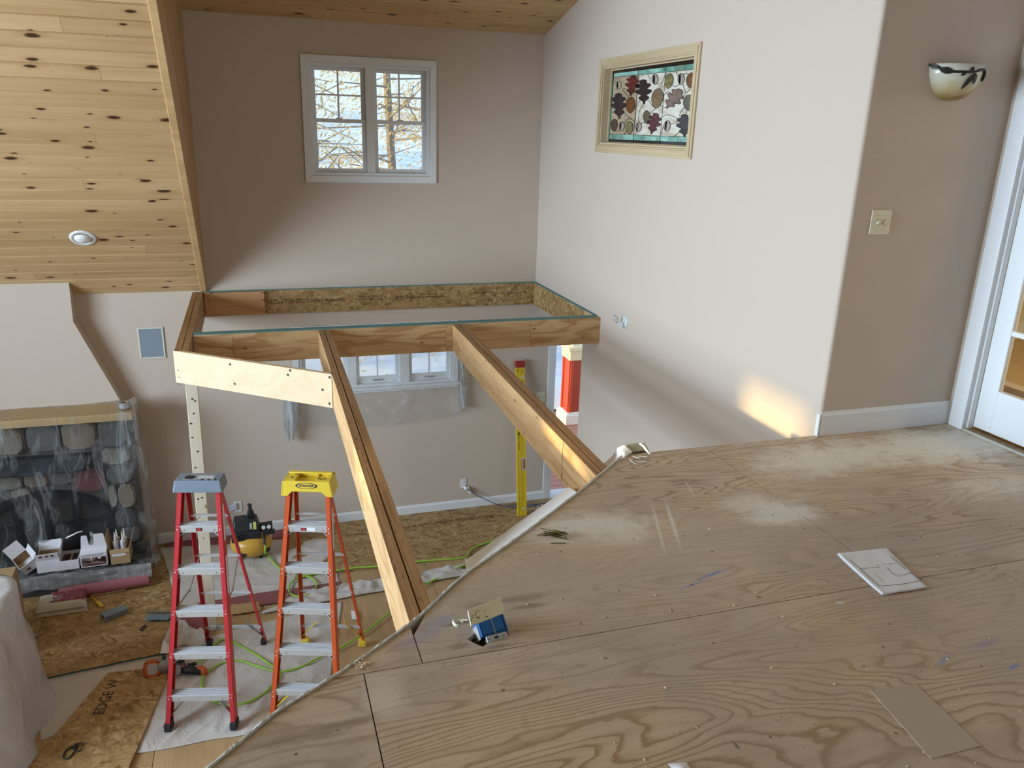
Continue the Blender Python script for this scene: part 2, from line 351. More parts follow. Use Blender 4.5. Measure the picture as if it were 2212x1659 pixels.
tag(MB().box(4.7, 3.5, -0.1, 4.8, YB, 2.7).build('wall_hall', PAINT), kind='structure')
# chimney breast over the mantel, with its slanted shoulder
tag(MB().prism([(-3.7, 8.03, 2.80), (-1.624, 8.03, 2.80), (-1.633, 8.03, 2.434), (-1.27, 8.03, 1.50), (-3.7, 8.03, 1.50)], (0, 0.16, 0)).build('wall_chimney_breast', PAINT), kind='structure')

# ------------------------------------------------------------------ knotty pine ceilings, plank by plank
nrm = math.hypot(1, M_); SV = Vector((0, -1, M_))/nrm; SN = Vector((0, M_, 1))/nrm       # up the slope, out of the room
def on_slope(u, v):
    d = ray(u, v); t = (ZE+M_*YB-CAMZ)/(d.z+M_*d.y); return EYE+d*t
ceil = struct('ceiling'); PW = 0.1262
def plank(mat, o, ux, us, un, x0, x1, w, parent):
    prof = [(0.0012, 0.009), (0.009, 0.0), (w-0.006, 0.0), (w-0.0012, 0.009), (w-0.0015, 0.018), (0.0015, 0.018)]
    return MB().prism([o+us*a+un*b+ux*x0 for a, b in prof], ux*(x1-x0)).build('plank', mat, parent)
EX = Vector((1, 0, 0)); joints = {}
for u, v in ((217, 158), (207, 303), (184, 403), (49, 490), (317, 543), (78, 601)):
    q = on_slope(u, v); joints[int((YB-q.y)*nrm/PW)] = q.x
for r in range(30):
    o = Vector((0, YB, ZE))+SV*(r*PW); cuts = [-3.9]
    j = joints.get(r)
    if j is None and r % 3 == 1: j = -2.4-rnd.random()*0.9
    if j is None and r > 22: j = -1.0-rnd.random()
    if j: cuts.append(j)
    cuts.append(XC-0.052)
    for a, b in zip(cuts, cuts[1:]): plank(PINE_X, o, EX, SV, SN, a, b-0.0015, PW, ceil)
nd = math.hypot(1, MD); DV = Vector((0, -1, MD))/nd; DN = Vector((0, MD, 1))/nd
dorm = struct('ceiling_dormer')
for r in range(16):
    o = Vector((0, YB, ZD))+DV*(r*PW)
    cuts = [XC, [0.6, 2.25, 1.5, 0.95, 1.9, 1.2, 0.2, 2.4][r % 8]+rnd.random()*0.25, XR]
    if r == 1: cuts.insert(2, 2.3)
    for a, b in zip(cuts, cuts[1:]): plank(PINE_D, o, EX, DV, DN, a, b-0.0015, PW, dorm)
# board clad cheek of the dormer, the trim along its foot, and the ceilings beyond the view
dq = (ZD-ZE)/(M_-MD)
mb = MB().prism([(XC, YB, ZE), (XC, YB, ZD), (XC, YB-dq, ZE+M_*dq)], (-0.02, 0, 0))
tag(mb.build('wall_dormer_cheek', PINE_DARK), kind='structure')
o = Vector((XC-0.054, YB, ZE))
tag(MB().para(o-SN*0.012, SV*(dq*nrm), (0.054, 0, 0), SN*0.03).build('trim_1', pine('slope_trim', rot=(-0.75, 0, 0), knots=False, light=(0.60, 0.41, 0.20)), bevel=0.003), kind='structure')
mb = MB(); o = Vector((-6.7, YB, ZE))
mb.para(o+SN*0.022, SV*(dq*nrm), (6.7+XC, 0, 0), SN*0.08)
mb.para(Vector((XC, YB, ZD))+DN*0.022, DV*(dq*nd), (XR-XC+0.2, 0, 0), DN*0.08)
mb.box(-6.7, -2.7, ZE+M_*dq, XD+0.2, YB-dq+0.1, ZE+M_*dq+0.1)
tag(mb.build('ceiling_deck', plain('ceiling_board', (0.46, 0.31, 0.16))), kind='structure')

# ------------------------------------------------------------------ baseboards, casings, windows
def moulding(mb, x0, x1, y, z0, h, t=0.016):
    mb.prism([(x0, y, z0), (x0, y-t, z0), (x0, y-t, z0+h-0.022), (x0, y-t+0.006, z0+h-0.010), (x0, y-t+0.009, z0+h), (x0, y, z0+h)], (x1-x0, 0, 0))
mb = MB(); moulding(mb, -1.16, 3.105, YB, 0.0, 0.115)
tag(mb.build('baseboard_back', WHITE), kind='structure')
mb = MB(); moulding(mb, XR-0.004, XD, Y1, LF, 0.138)
mb.box(XR-0.014, Y1-0.016, LF, XR-0.002, Y1+0.01, LF+0.128)
tag(mb.build('baseboard_landing', WHITE), kind='structure')

def rect_frame(mb, x0, x1, z0, z1, w, y0, y1, wb=None, wt=None):
    wb = wb or w; wt = wt or w
    mb.box(x0, y0, z0, x0+w, y1, z1); mb.box(x1-w, y0, z0, x1, y1, z1)
    mb.box(x0+w, y0, z0, x1-w, y1, z0+wb); mb.box(x0+w, y0, z1-wt, x1-w, y1, z1)
def casing(parent, x0, x1, z0, z1, w, y):
    for nm, pts in (('casing', [(x0-w, z0-w), (x0, z0), (x0, z1), (x0-w, z1+w)]), ('casing', [(x1+w, z0-w), (x1, z0), (x1, z1), (x1+w, z1+w)]),
                    ('casing', [(x0-w, z1+w), (x0, z1), (x1, z1), (x1+w, z1+w)]), ('casing', [(x0-w, z0-w), (x0, z0), (x1, z0), (x1+w, z0-w)])):
        MB().prism([(a, y, b) for a, b in pts], (0, -0.018, 0)).build(nm, WHITE, parent, bevel=0.004, seg=2)
def double_hung(parent, x0, x1, z0, z1, y, grille_low, zmid=None):
    zm = zmid or (z0+z1)/2
    for nm, a, b, yy, low in (('upper_sash', zm-0.012, z1, y+0.075, False), ('lower_sash', z0, zm+0.022, y+0.045, True)):
        mb = MB(); rect_frame(mb, x0, x1, a, b, 0.038, yy, yy+0.028, 0.075 if (low and grille_low) else 0.036, 0.034)
        s = mb.build(nm, WHITE, parent, bevel=0.003)
        lo, hi = a+(0.075 if (low and grille_low) else 0.036), b-0.034
        MB().box(x0+0.036, yy+0.011, lo-0.003, x1-0.036, yy+0.015, hi+0.003).build('pane', GLASS, s)
        if not low or grille_low:
            xm = (x0+x1)/2; zz = (lo+hi)/2 if not low else lo+(hi-lo)*0.62
            MB().box(xm-0.008, yy+0.004, lo, xm+0.008, yy+0.022, hi).build('muntin', WHITE, s)
            MB().box(x0+0.036, yy+0.0046, zz-0.008, x1-0.036, yy+0.0214, zz+0.008).build('muntin', WHITE, s)
        if low:
            MB().box((x0+x1)/2-0.03, yy-0.012, b, (x0+x1)/2+0.03, yy+0.018, b+0.012).build('sash_lock', WHITE, s, bevel=0.003)
            if grille_low: MB().box((x0+x1)/2-0.055, yy-0.014, z0+0.028, (x0+x1)/2+0.055, yy, z0+0.042).build('sash_lift', STEEL, s, bevel=0.003)
w1 = struct('window_1', label='white twin double-hung window high on the tan wall above the open framing')
casing(w1, *WU, 0.065, YB)
mb = MB(); rect_frame(mb, WU[0], WU[1], WU[2], WU[3], 0.030, YB-0.004, YB+0.14); mb.box(1.118, YB+0.012, WU[2], 1.196, YB+0.14, WU[3])
mb.build('window_frame', WHITE, w1, bevel=0.003)
double_hung(w1, WU[0]+0.03, 1.118, WU[2]+0.03, WU[3]-0.03, YB, False, 4.262)
double_hung(w1, 1.196, WU[1]-0.03, WU[2]+0.03, WU[3]-0.03, YB, False, 4.262)
w2 = struct('window_2', label='row of three white windows under clear plastic below the framing')
casing(w2, *WL, 0.06, YB)
us = [(0.39, 0.85), (0.945, 1.405), (1.51, 1.97)]
mb = MB(); rect_frame(mb, WL[0], WL[1], WL[2], WL[3], 0.028, YB-0.004, YB+0.14)
for (a, b), (c, d) in zip(us, us[1:]): mb.box(b, YB+0.0, WL[2], c, YB+0.14, WL[3])
mb.build('window_frame', WHITE, w2, bevel=0.003)
for a, b in us: double_hung(w2, a, b, WL[2]+0.028, WL[3]-0.028, YB, True, 2.12)
MB().box(WL[0]-0.075, YB-0.045, WL[2]-0.028, WL[1]+0.075, YB, WL[2]).build('window_sill', WHITE, w2, bevel=0.004)

# plastic over the low windows, with its bunched corners
def plastic_fn(s, t):
    x = 0.20+1.93*s; z = 1.20+0.98*t-0.07*math.sin(math.pi*s)*(1-t)+0.12*(0.5-s)*(0.5-s)*(1-t)
    n = noise.noise(Vector((x*3.0+z*2.2, z*1.3, 0.3)))+0.6*noise.noise(Vector((x*8+z*9, z*2.0, 4.3)))
    return Vector((x, YB-0.050-0.022*abs(n)*(1.25-t), z))
ps = thing('plastic_sheet', 'clear plastic film taped over the three low windows, hanging below their sill', 'plastic sheet', (1.16, YB-0.06, 1.2))
MB().grid(70, 44, plastic_fn).build('film', FILM, ps, smooth=True)
FILM2 = film('bunched_poly_film', base=0.35, wr=0.5, gl=0.5, scale=(14, 14, 6))
def bunch(s, t):
    a = 2*math.pi*s; z = 1.06+0.62*t; r = 0.05+0.018*math.sin(5*a+t*3)+0.012*noise.noise(Vector((math.cos(a)*2, math.sin(a)*2, z*9)))
    r *= 0.55+0.6*min(1, t*3)
    return Vector((0.225+0.03*t+r*math.cos(a), YB-0.085+r*0.9*math.sin(a), z))
MB().grid(28, 20, bunch).build('gathered_corner', FILM2, ps, smooth=True)
def bunch2(s, t):
    a = 2*math.pi*s; z = 1.27+0.62*t; r = (0.022+0.008*math.sin(4*a+t*8))*(1.3-0.5*t)
    return Vector((2.10-0.03*t+r*math.cos(a), YB-0.06+r*math.sin(a), z))
MB().grid(20, 18, bunch2).build('gathered_corner', FILM2, ps, smooth=True)

# doorway to the deck in the back wall
d1 = struct('door_1', label='open doorway with white casing leading out to the deck')
MB().box(3.107, YB-0.018, 0, 3.20, YB, 2.10).build('casing', WHITE, d1, bevel=0.004)
MB().box(4.10, YB-0.018, 0, 4.19, YB, 2.10).build('casing', WHITE, d1, bevel=0.004)
MB().box(3.107, YB-0.018, 2.06, 4.19, YB, 2.15).build('casing', WHITE, d1, bevel=0.004)
MB().box(3.185, YB-0.001, 0, 3.20, YB+0.15, 2.06).build('jamb', WHITE, d1)
MB().box(3.20, YB-0.02, -0.05, 4.10, YB+0.2, 0.012).build('threshold', plain('white_vinyl_sill', (0.7, 0.72, 0.76), 0.5), d1, bevel=0.003)

# ------------------------------------------------------------------ stained glass in its pine frame
sg = thing('stained_glass_panel', 'stained glass panel of oak leaves and acorns in a pale wood frame', 'stained glass', (XR, 5.9, 4.1))
FR = pine('pale_frame_wood', rot=(0, 0, math.pi/2), light=(0.62, 0.51, 0.34), dark=(0.53, 0.41, 0.25), knots=False)
FRZ = pine('pale_frame_wood_upright', rot=(0, math.pi/2, 0), light=(0.62, 0.51, 0.34), dark=(0.53, 0.41, 0.25), knots=False)
y0, y1, z0, z1 = SG; wf = 0.068
for pts, mt in (([(y0-wf, z0-wf), (y0, z0), (y0, z1), (y0-wf, z1+wf)], FRZ), ([(y1+wf, z0-wf), (y1, z0), (y1, z1), (y1+wf, z1+wf)], FRZ),
                ([(y0-wf, z1+wf), (y0, z1), (y1, z1), (y1+wf, z1+wf)], FR), ([(y0-wf, z0-wf), (y0, z0), (y1, z0), (y1+wf, z0-wf)], FR)):
    mb = MB().prism([(XR, a, b) for a, b in pts], (-0.016, 0, 0)); c = [((a+sum(p[0] for p in pts)/4)/2, (b+sum(p[1] for p in pts)/4)/2) for a, b in pts]
    cy, cz = (y0+y1)/2, (z0+z1)/2
    def sh(a, b, k): return (a+(k if a < cy else -k), b+(k if b < cz else -k))
    mb.prism([(XR-0.016, *sh(a, b, 0.020)) if (a < y0 or a > y1 or b < z0 or b > z1) else (XR-0.016, *sh(a, b, -0.012)) for a, b in pts], (-0.008, 0, 0))
    mb.build('frame_side', mt, sg, bevel=0.004, seg=2)
for bb, mt in (((y0, z0, y0+0.014, z1), FRZ), ((y1-0.014, z0, y1, z1), FRZ), ((y0+.014, z0, y1-.014, z0+0.014), FR), ((y0+.014, z1-0.014, y1-.014, z1), FR)): MB().box(XR, bb[0], bb[1], XR+0.125, bb[2], bb[3]).build('reveal', mt, sg)
mb = MB(); xs = XR+0.062
for a, b, c, d in ((y0+.014, z0+.014, y0+.022, z1-.014), (y1-.022, z0+.014, y1-.014, z1-.014), (y0+.022, z0+.014, y1-.022, z0+.022), (y0+.022, z1-.022, y1-.022, z1-.014)): mb.box(xs, a, b, xs+0.014, c, d)
mb.build('glass_stop', FR, sg)
XG = XR+0.085
def cp(cx, cy): return ax(1290+cx/6.379, 90+cy/6.379, XG)      # a point of the glass sheet
def gm(name, col, var=0.12, rough=0.12):
    t = NT(name); v = t.co(scale=(1, 2.2, 9)); n = t.noise(v, 2.4, 3, 0.5, 1.2)
    return t.end(t.pbr(t.ramp(n, [(0.3, tuple(x*(1-var) for x in col)), (0.55, col), (0.75, tuple(min(1, x*(1+var)) for x in col))]), rough, 0, 0.5))
CREAM = NT('streaky_cream_glass'); v_ = CREAM.co(scale=(1, 1.2, 5)); n_ = CREAM.noise(v_, 2.2, 4, 0.55, 1.6)
yy_ = CREAM.n('ShaderNodeSeparateXYZ'); CREAM.put(yy_.inputs[0], CREAM.co())
c_ = CREAM.ramp(n_, [(0.30, (0.42, 0.33, 0.24)), (0.44, (0.58, 0.53, 0.42)), (0.56, (0.70, 0.68, 0.58)), (0.7, (0.66, 0.62, 0.54))])
CREAM = CREAM.end(CREAM.pbr(c_, 0.12))
BEIGE = gm('streaky_beige_glass', (0.42, 0.32, 0.21), 0.25)
GREENG = gm('sea_green_glass', (0.16, 0.36, 0.28), 0.4); DARKG = gm('near_black_glass', (0.018, 0.012, 0.012), 0.5)
LEAD = plain('lead_came', (0.03, 0.033, 0.03), 0.45, 0.3)
def gpoly(name, pts, mat, lift=0.0, th=0.003):
    q = [p+Vector((-lift, 0, 0)) for p in pts]; return MB().prism(q, (-th, 0, 0)).build(name, mat, sg)
def L(a, b, t): return (a[0]+(b[0]-a[0])*t, a[1]+(b[1]-a[1])*t)
TL, TR, BR, BL = (175, 360), (1400, 205), (1290, 1475), (110, 1405)
ITL, ITR, IBR, IBL = (236, 440), (1400, 296), (1290, 1386), (170, 1342)        # inside of the dark border
JTL, JTR, JBR, JBL = (242, 492), (1400, 376), (1290, 1316), (190, 1272)        # inside of the green border
def strip(name, a, b, c, d, n, mats, lift=0.0):
    for i in range(n): gpoly(name, [cp(*L(a, b, i/n)), cp(*L(a, b, (i+1)/n)), cp(*L(d, c, (i+1)/n)), cp(*L(d, c, i/n))], mats[i % len(mats)], lift)
strip('border_glass', TL, TR, ITR, ITL, 3, [DARKG]); strip('border_glass', IBL, IBR, BR, BL, 3, [DARKG]); strip('border_glass', TL, ITL, IBL, BL, 1, [DARKG])
G2 = gm('pale_sea_glass', (0.26, 0.48, 0.40), 0.4); G3 = gm('grey_green_glass', (0.13, 0.22, 0.17), 0.4)
strip('green_glass', ITL, ITR, JTR, JTL, 7, [G2, G2, GREENG, G2, GREENG, G3, GREENG]); strip('green_glass', JBL, JBR, IBR, IBL, 7, [GREENG, G2, GREENG, G2, G2, GREENG, G2])
strip('green_glass', ITL, JTL, JBL, IBL, 1, [GREENG])
for i, mt in enumerate((BEIGE, CREAM, CREAM)):
    a, b = (0.0, 0.30, 0.645, 1.0)[i:i+2]
    gpoly('field_glass', [cp(*L(JTL, JTR, a)), cp(*L(JTL, JTR, b)), cp(*L(JBL, JBR, b)), cp(*L(JBL, JBR, a))], mt)
OAK = [(0, .035), (.10, .06), (.17, .17), (.24, .28), (.31, .22), (.36, .13), (.43, .30), (.51, .44), (.58, .36), (.62, .18), (.69, .30), (.77, .40), (.83, .30), (.86, .15), (.92, .20), (.97, .14), (1.0, .04)]
DROP = [(0, .06), (.05, .20), (.18, .36), (.38, .45), (.6, .44), (.8, .33), (.94, .17), (1, .04)]
def leaf(stem, tip, ratio, mat, shape=OAK, name='leaf_glass', skew=1.0):
    s, e = Vector(stem), Vector(tip); d = e-s; n = Vector((-d.y, d.x))*ratio*1.28
    pts = [s+d*u+n*w for u, w in shape]+[s+d*u-n*w*skew for u, w in reversed(shape)]
    P = smooth_path([(p.x, p.y, 0) for p in pts]+[(pts[0].x, pts[0].y, 0)], 2)[:-1]
    q = [cp(p.x, p.y) for p in P]
    gpoly(name, q, mat, 0.003)
    MB().tube([p+Vector((-0.0065, 0, 0)) for p in q+[q[0]]], 0.0022, 4, False).build('lead_line', LEAD, sg)
for st, tp, r, col in (((468, 745), (512, 470), .62, (.11, .018, .014)), ((655, 860), (640, 525), .60, (.032, .018, .02)), ((315, 1058), (300, 712), .56, (.026, .014, .018)),
                       ((965, 915), (1165, 665), .62, (.20, .125, .095)), ((755, 1270), (825, 990), .58, (.10, .028, .034)), ((1212, 1312), (1212, 1005), .66, (.030, .027, .034))):
    leaf(st, tp, r, gm('oak_leaf_glass', col, 0.35))
for st, tp, r, col in (((475, 765), (462, 985), .48, (.16, .06, .018)), ((860, 650), (815, 915), .50, (.21, .13, .07)), ((1275, 736), (1268, 950), .58, (.12, .10, .07)), ((1015, 442), (985, 645), .48, (.21, .18, .07)),
                       ((1335, 430), (1285, 632), .58, (.17, .085, .04)), ((690, 952), (695, 1134), .44, (.12, .10, .06)), ((245, 1068), (240, 1236), .46, (.085, .04, .03)), ((450, 1098), (455, 1275), .48, (.17, .145, .07))):
    leaf(st, tp, r, gm('oval_leaf_glass', col, 0.3), DROP)
ACAP = gm('acorn_cap_glass', (0.06, 0.04, 0.03), 0.3); ACG = gm('acorn_glass', (0.40, 0.33, 0.27), 0.15)
for st, tp in (((308, 545), (308, 655)), ((808, 452), (812, 592)), ((1168, 442), (1165, 592)), ((352, 1108), (345, 1225)), ((585, 1110), (575, 1245)), ((980, 1090), (968, 1234))):
    leaf(st, tp, .52, ACG, DROP, 'acorn_glass'); leaf((st[0]-14, st[1]+4), (tp[0]-20, tp[1]-4), .13, ACAP, DROP, 'acorn_cap')
for pl in (((205, 600), (260, 560), (300, 600)), ((345, 640), (410, 655)), ((355, 660), (450, 780)), ((575, 470), (585, 560)), ((700, 440), (740, 505), (800, 470)), ((820, 585), (900, 570), (945, 440)), ((955, 430), (1000, 560), (1080, 620), (1150, 580)),
           ((1190, 460), (1240, 440), (1300, 480)), ((1095, 415), (1120, 470)), ((1190, 590), (1225, 700)), ((1340, 590), (1180, 770), (1040, 880)), ((915, 760), (985, 690), (1050, 740)), ((720, 810), (770, 890), (810, 920), (745, 975)), ((850, 850), (920, 900), (980, 895)),
           ((610, 790), (545, 900), (530, 1090)), ((640, 870), (590, 960), (575, 1090)), ((380, 990), (460, 1050), (520, 1100)), ((210, 985), (280, 930), (370, 975)), ((275, 1090), (330, 1050)), ((250, 1235), (300, 1235), (330, 1200)), ((375, 1130), (440, 1060), (520, 1100)), ((480, 1150), (530, 1100)),
           ((610, 1145), (660, 1100)), ((725, 1000), (780, 980), (830, 1010)), ((870, 1060), (960, 1010), (1060, 1030), (1120, 1070)), ((1015, 1135), (1080, 1125), (1125, 1080)), ((1210, 900), (1160, 970), (1140, 1030)), ((1240, 950), (1235, 1010)), ((370, 1280), (420, 1235)), ((525, 1280), (560, 1230)), ((1060, 1310), (1150, 1240)), ((1270, 1220), (1300, 1270)), ((890, 1280), (910, 1190), (945, 1160)),
           ((575, 335), (545, 820), (500, 1400)), ((960, 285), (915, 860), (868, 1415)), ((236, 492), (1400, 376)), ((190, 1272), (1290, 1316))):
    P = smooth_path([(a, b, 0) for a, b in pl], 5); MB().tube([cp(p.x, p.y)+Vector((-0.0045, 0, 0)) for p in P], 0.0021, 4, False).build('lead_line', LEAD, sg)
MB().box(XG+0.004, y0, z0, XG+0.012, y1, z1).build('backing_pane', plain('grey_backing', (0.3, 0.29, 0.27)), sg)  # even grey pane behind the glass pieces
# ------------------------------------------------------------------ loft floor: plywood sheets ending at the curved cut edge
EDGE = [az(u, v, LF) for u, v in ((440, 1672), (520, 1606), (600, 1541), (680, 1491), (765, 1436), (845, 1380), (915, 1327), (965, 1279), (1010, 1240), (1060, 1205), (1130, 1156), (1190, 1111), (1248, 1067), (1310, 1016), (1362, 975))]
EDGE = [Vector((p.x, p.y, LF)) for p in EDGE]
d0 = (EDGE[1]-EDGE[0]); EDGE = [EDGE[0]-d0*22, EDGE[0]-d0*6]+EDGE
def xedge(y):
    for a, b in zip(EDGE, EDGE[1:]):
        if a.y <= y <= b.y: return a.x+(b.x-a.x)*(y-a.y)/(b.y-a.y)
    return EDGE[-1].x+(y-EDGE[-1].y)*0.95 if y > EDGE[-1].y else EDGE[0].x
def loft_ply():
    t = NT('worn_floor_plywood'); v = t.co(rand=9.0); vw = t.co()
    wv = t.vm('MULTIPLY', v, (0.50, 2.6, 2.6)); n = t.math('ADD', t.noise(wv, 1.0, 2.5, 0.45, 0.4), t.math('MULTIPLY', t.noise(t.vm('MULTIPLY', v, (8, 24, 24)), 1.0, 3), 0.020))
    f = t.math('FRACT', t.math('MULTIPLY', n, 34.0)); g = t.ramp(f, [(0.0, 0.0), (0.45, 0.05), (0.72, 1.0), (0.80, 1.0), (0.88, 0.1), (1.0, 0.0)])
    mod = t.ramp(t.noise(t.vm('MULTIPLY', v, (0.7, 1.5, 1.5)), 1.0, 2), [(0.36, 0.25), (0.60, 1.0)])
    fine = t.noise(t.vm('MULTIPLY', v, (4, 60, 60)), 1.0, 3)
    c = t.mix(t.math('MULTIPLY', t.math('MULTIPLY', g, mod), 1.0), (0.62, 0.49, 0.345), (0.385, 0.25, 0.135))
    c = t.mix(t.ramp(fine, [(0.35, 0.3), (0.6, 0.0)]), c, (0.36, 0.25, 0.15))
    grime = t.noise(vw, 2.2, 6, 0.65, 0.4); c = t.mix(t.ramp(grime, [(0.42, 0.0), (0.66, 0.45)]), c, (0.31, 0.26, 0.215))
    grey = t.noise(t.vm('MULTIPLY', vw, (1.3, 1.0, 1)), 1.1, 4, 0.6); c = t.mix(t.ramp(grey, [(0.45, 0.0), (0.70, 0.55)]), c, (0.44, 0.41, 0.375))
    def blot(c, centre, sx, sy, col, amt, nz=0.55, sc=7.0, rot=0.0):
        mp = t.n('ShaderNodeMapping', vector_type='TEXTURE'); t.put(mp.inputs[0], vw); mp.inputs['Location'].default_value = (*centre, LF); mp.inputs['Scale'].default_value = (sx, sy, 1); mp.inputs['Rotation'].default_value = (0, 0, rot)
        d = t.vm('LENGTH', mp.outputs[0], (0, 0, 0))
        d = t.math('ADD', d, t.math('MULTIPLY', t.math('SUBTRACT', t.noise(t.vm('MULTIPLY', vw, (1, 1.6, 1)), sc, 6, 0.68), 0.5), nz*3.0))
        return t.mix(t.ramp(d, [(0.35, amt), (1.0, 0.0)]), c, col)
    dust = (0.74, 0.73, 0.66)
    for u, vv, sx, sy, am in ((1800, 990, 0.56, 0.22, .9), (2010, 965, 0.80, 0.28, .9), (1690, 1108, 0.24, 0.13, .95), (1620, 1085, 0.20, 0.10, .65), (1275, 1138, 0.36, 0.16, .85), (1340, 1155, 0.18, 0.10, .6), (2150, 1050, 0.3, 0.16, .45), (1815, 1302, 0.022, 0.014, .8), (830, 1500, 0.08, 0.12, .4)):
        p = az(u, vv, LF); c = blot(c, (p.x, p.y), sx, sy, dust, am)
    for (u1, v1), (u2, v2), wd, am in (((1437, 1080), (1470, 1185), 0.012, .8), ((1408, 1088), (1438, 1200), 0.010, .65), ((1480, 1040), (1500, 1070), 0.010, .4)):
        p, q = az(u1, v1, LF), az(u2, v2, LF); m = (p+q)/2; d = q-p; c = blot(c, (m.x, m.y), d.length*0.6, wd, dust, am, 0.25, 11, math.atan2(d.y, d.x))
    for u, vv, sx, sy, am, r in ((1540, 1240, 0.12, 0.012, .75, 0.25), (1500, 1262, 0.10, 0.009, .55, 0.2), (2040, 1425, 0.06, 0.012, .6, 0.35), (2190, 1440, 0.04, 0.010, .85, 0.2), (2130, 1390, 0.10, 0.02, .3, 0.2), (950, 1345, 0.10, 0.05, .35, 0.4), (900, 1380, 0.1, 0.05, .25, 0.3)):
        p = az(u, vv, LF); c = blot(c, (p.x, p.y), sx, sy, (0.20, 0.25, 0.52), am, 0.4, 16, r)
    for u, vv, sx, sy, am in ((1000, 1345, 0.09, 0.012, .6), (1110, 1295, 0.22, 0.03, .4), (990, 1395, 0.05, 0.02, .4), (1640, 1290, 0.02, 0.012, .6), (1140, 1310, 0.10, 0.02, .45), (1080, 1395, 0.1, 0.012, .5), (620, 1600, 0.12, 0.03, .3), (700, 1590, 0.10, 0.02, .35), (760, 1560, 0.12, 0.02, .35), (1590, 1610, 0.008, 0.02, .7)):
        p = az(u, vv, LF); c = blot(c, (p.x, p.y), sx, sy, (0.085, 0.08, 0.085), am, 0.5, 14)
    fl = t.noise(vw, 26, 4, 0.7); c = t.mix(t.ramp(fl, [(0.58, 0.0), (0.72, 0.35)]), c, (0.17, 0.13, 0.10)); c = t.mix(t.ramp(fl, [(0.28, 0.35), (0.40, 0.0)]), c, (0.50, 0.45, 0.38))
    sp = t.voro(vw, 11.0); c = t.mix(t.ramp(sp, [(0.035, 0.75), (0.075, 0.0)]), c, (0.06, 0.045, 0.035))
    return t.end(t.pbr(c, 0.52, 0, 0.35, t.bump(fine, 0.12, 0.001)))
LPLY = loft_ply()
loft = struct('floor_loft'); G = 0.0018
def yat(x):                              # where the cut edge reaches a given x
    for a, b in zip(EDGE, EDGE[1:]):
        if a.x <= x <= b.x: return a.y+(b.y-a.y)*(x-a.x)/(b.x-a.x)
    return 1e9 if x > EDGE[-1].x else -1e9
def region(x0, x1, ya, yb):
    yt = min(yb, yat(x1-0.006)) if x1-0.006 < EDGE[-1].x else yb
    if yt <= ya+0.004: return None
    ys = [ya]+[p.y for p in EDGE if ya < p.y < yt]+[yt]
    pts = [(min(x1, max(x0, xedge(y)+0.006)), y) for y in ys]
    if x1-pts[-1][0] > 0.004: pts.append((x1, yt))
    return pts+[(x1, ya)]
def hole_sheet(poly, hole):
    bm = bmesh.new(); es = []
    for loop in (poly, hole):
        vs = [bm.verts.new((x, y, LF)) for x, y in loop]; es += [bm.edges.new((vs[i], vs[(i+1) % len(vs)])) for i in range(len(vs))]
    bmesh.ops.triangle_fill(bm, use_beauty=True, edges=es)
    r = bmesh.ops.extrude_face_region(bm, geom=bm.faces[:]); bmesh.ops.translate(bm, verts=[e for e in r['geom'] if isinstance(e, bmesh.types.BMVert)], vec=(0, 0, -0.018))
    bmesh.ops.recalc_face_normals(bm, faces=bm.faces[:]); me = bpy.data.meshes.new('plywood_sheet'); bm.to_mesh(me); bm.free(); me.materials.append(LPLY)
    o = bpy.data.objects.new('plywood_sheet', me); C.objects.link(o); adopt(o, loft); return o
HOLE = [(p.x, p.y) for p in (az(u, v, LF) for u, v in ((1009, 1381), (1022, 1370), (1036, 1362), (1072, 1350), (1096, 1362), (1098, 1372), (1075, 1378), (1056, 1388), (1043, 1397), (1030, 1392)))]
SEAMY = 2.046
rows = [(-2.6, -0.40, [(-3, 0.9), (0.9, 3.83)]), (-0.40, 0.826, [(-3, -0.2), (-0.2, 1.45), (1.45, 3.83)]), (0.826, SEAMY, [(-3, 0.229), (0.229, 2.67), (2.67, 3.83)]),
        (SEAMY, 3.352, [(-3, 0.409), (0.409, 2.206), (2.206, 3.83)]), (3.352, Y1, [(-3, XR+0.02), (XR+0.02, XD)])]
for ya, yb, xs_ in rows:
    for a, b in xs_:
        pl = region(a+G, b-G, ya+G, yb-G)
        if not pl: continue
        if ya == SEAMY and a == 0.409: hole_sheet(pl, HOLE)
        else: MB().prism([(x, y, LF-0.018) for x, y in pl], (0, 0, 0.018)).build('plywood_sheet', LPLY, loft)
p, q = az(1880, 1492, LF), az(1978, 1478, LF); r_, s_ = az(2130, 1659, LF), az(1995, 1645, LF)
MB().prism([p, q, az(2118, 1612, LF), az(2012, 1640, LF)], (0, 0, 0.0016)).build('filler_strip', LPLY if False else ply('filler_strip_ply', light=(0.50, 0.42, 0.32), dark=(0.44, 0.355, 0.26), freq=3, rot=(0, 0, 1.2), patch=False), loft)
sub = [(max(-3, xedge(y)+0.02), y) for y in [-2.6]+[p.y for p in EDGE if p.y > -2.5]+[Y1]]
ring = sub+[(XD, Y1), (XD, -2.6)]
MB().prism([(x, y, LF-0.30) for x, y in ring], (0, 0, 0.275)).build('joist_bay', plain('dark_joist_bay', (0.10, 0.065, 0.035)), loft)
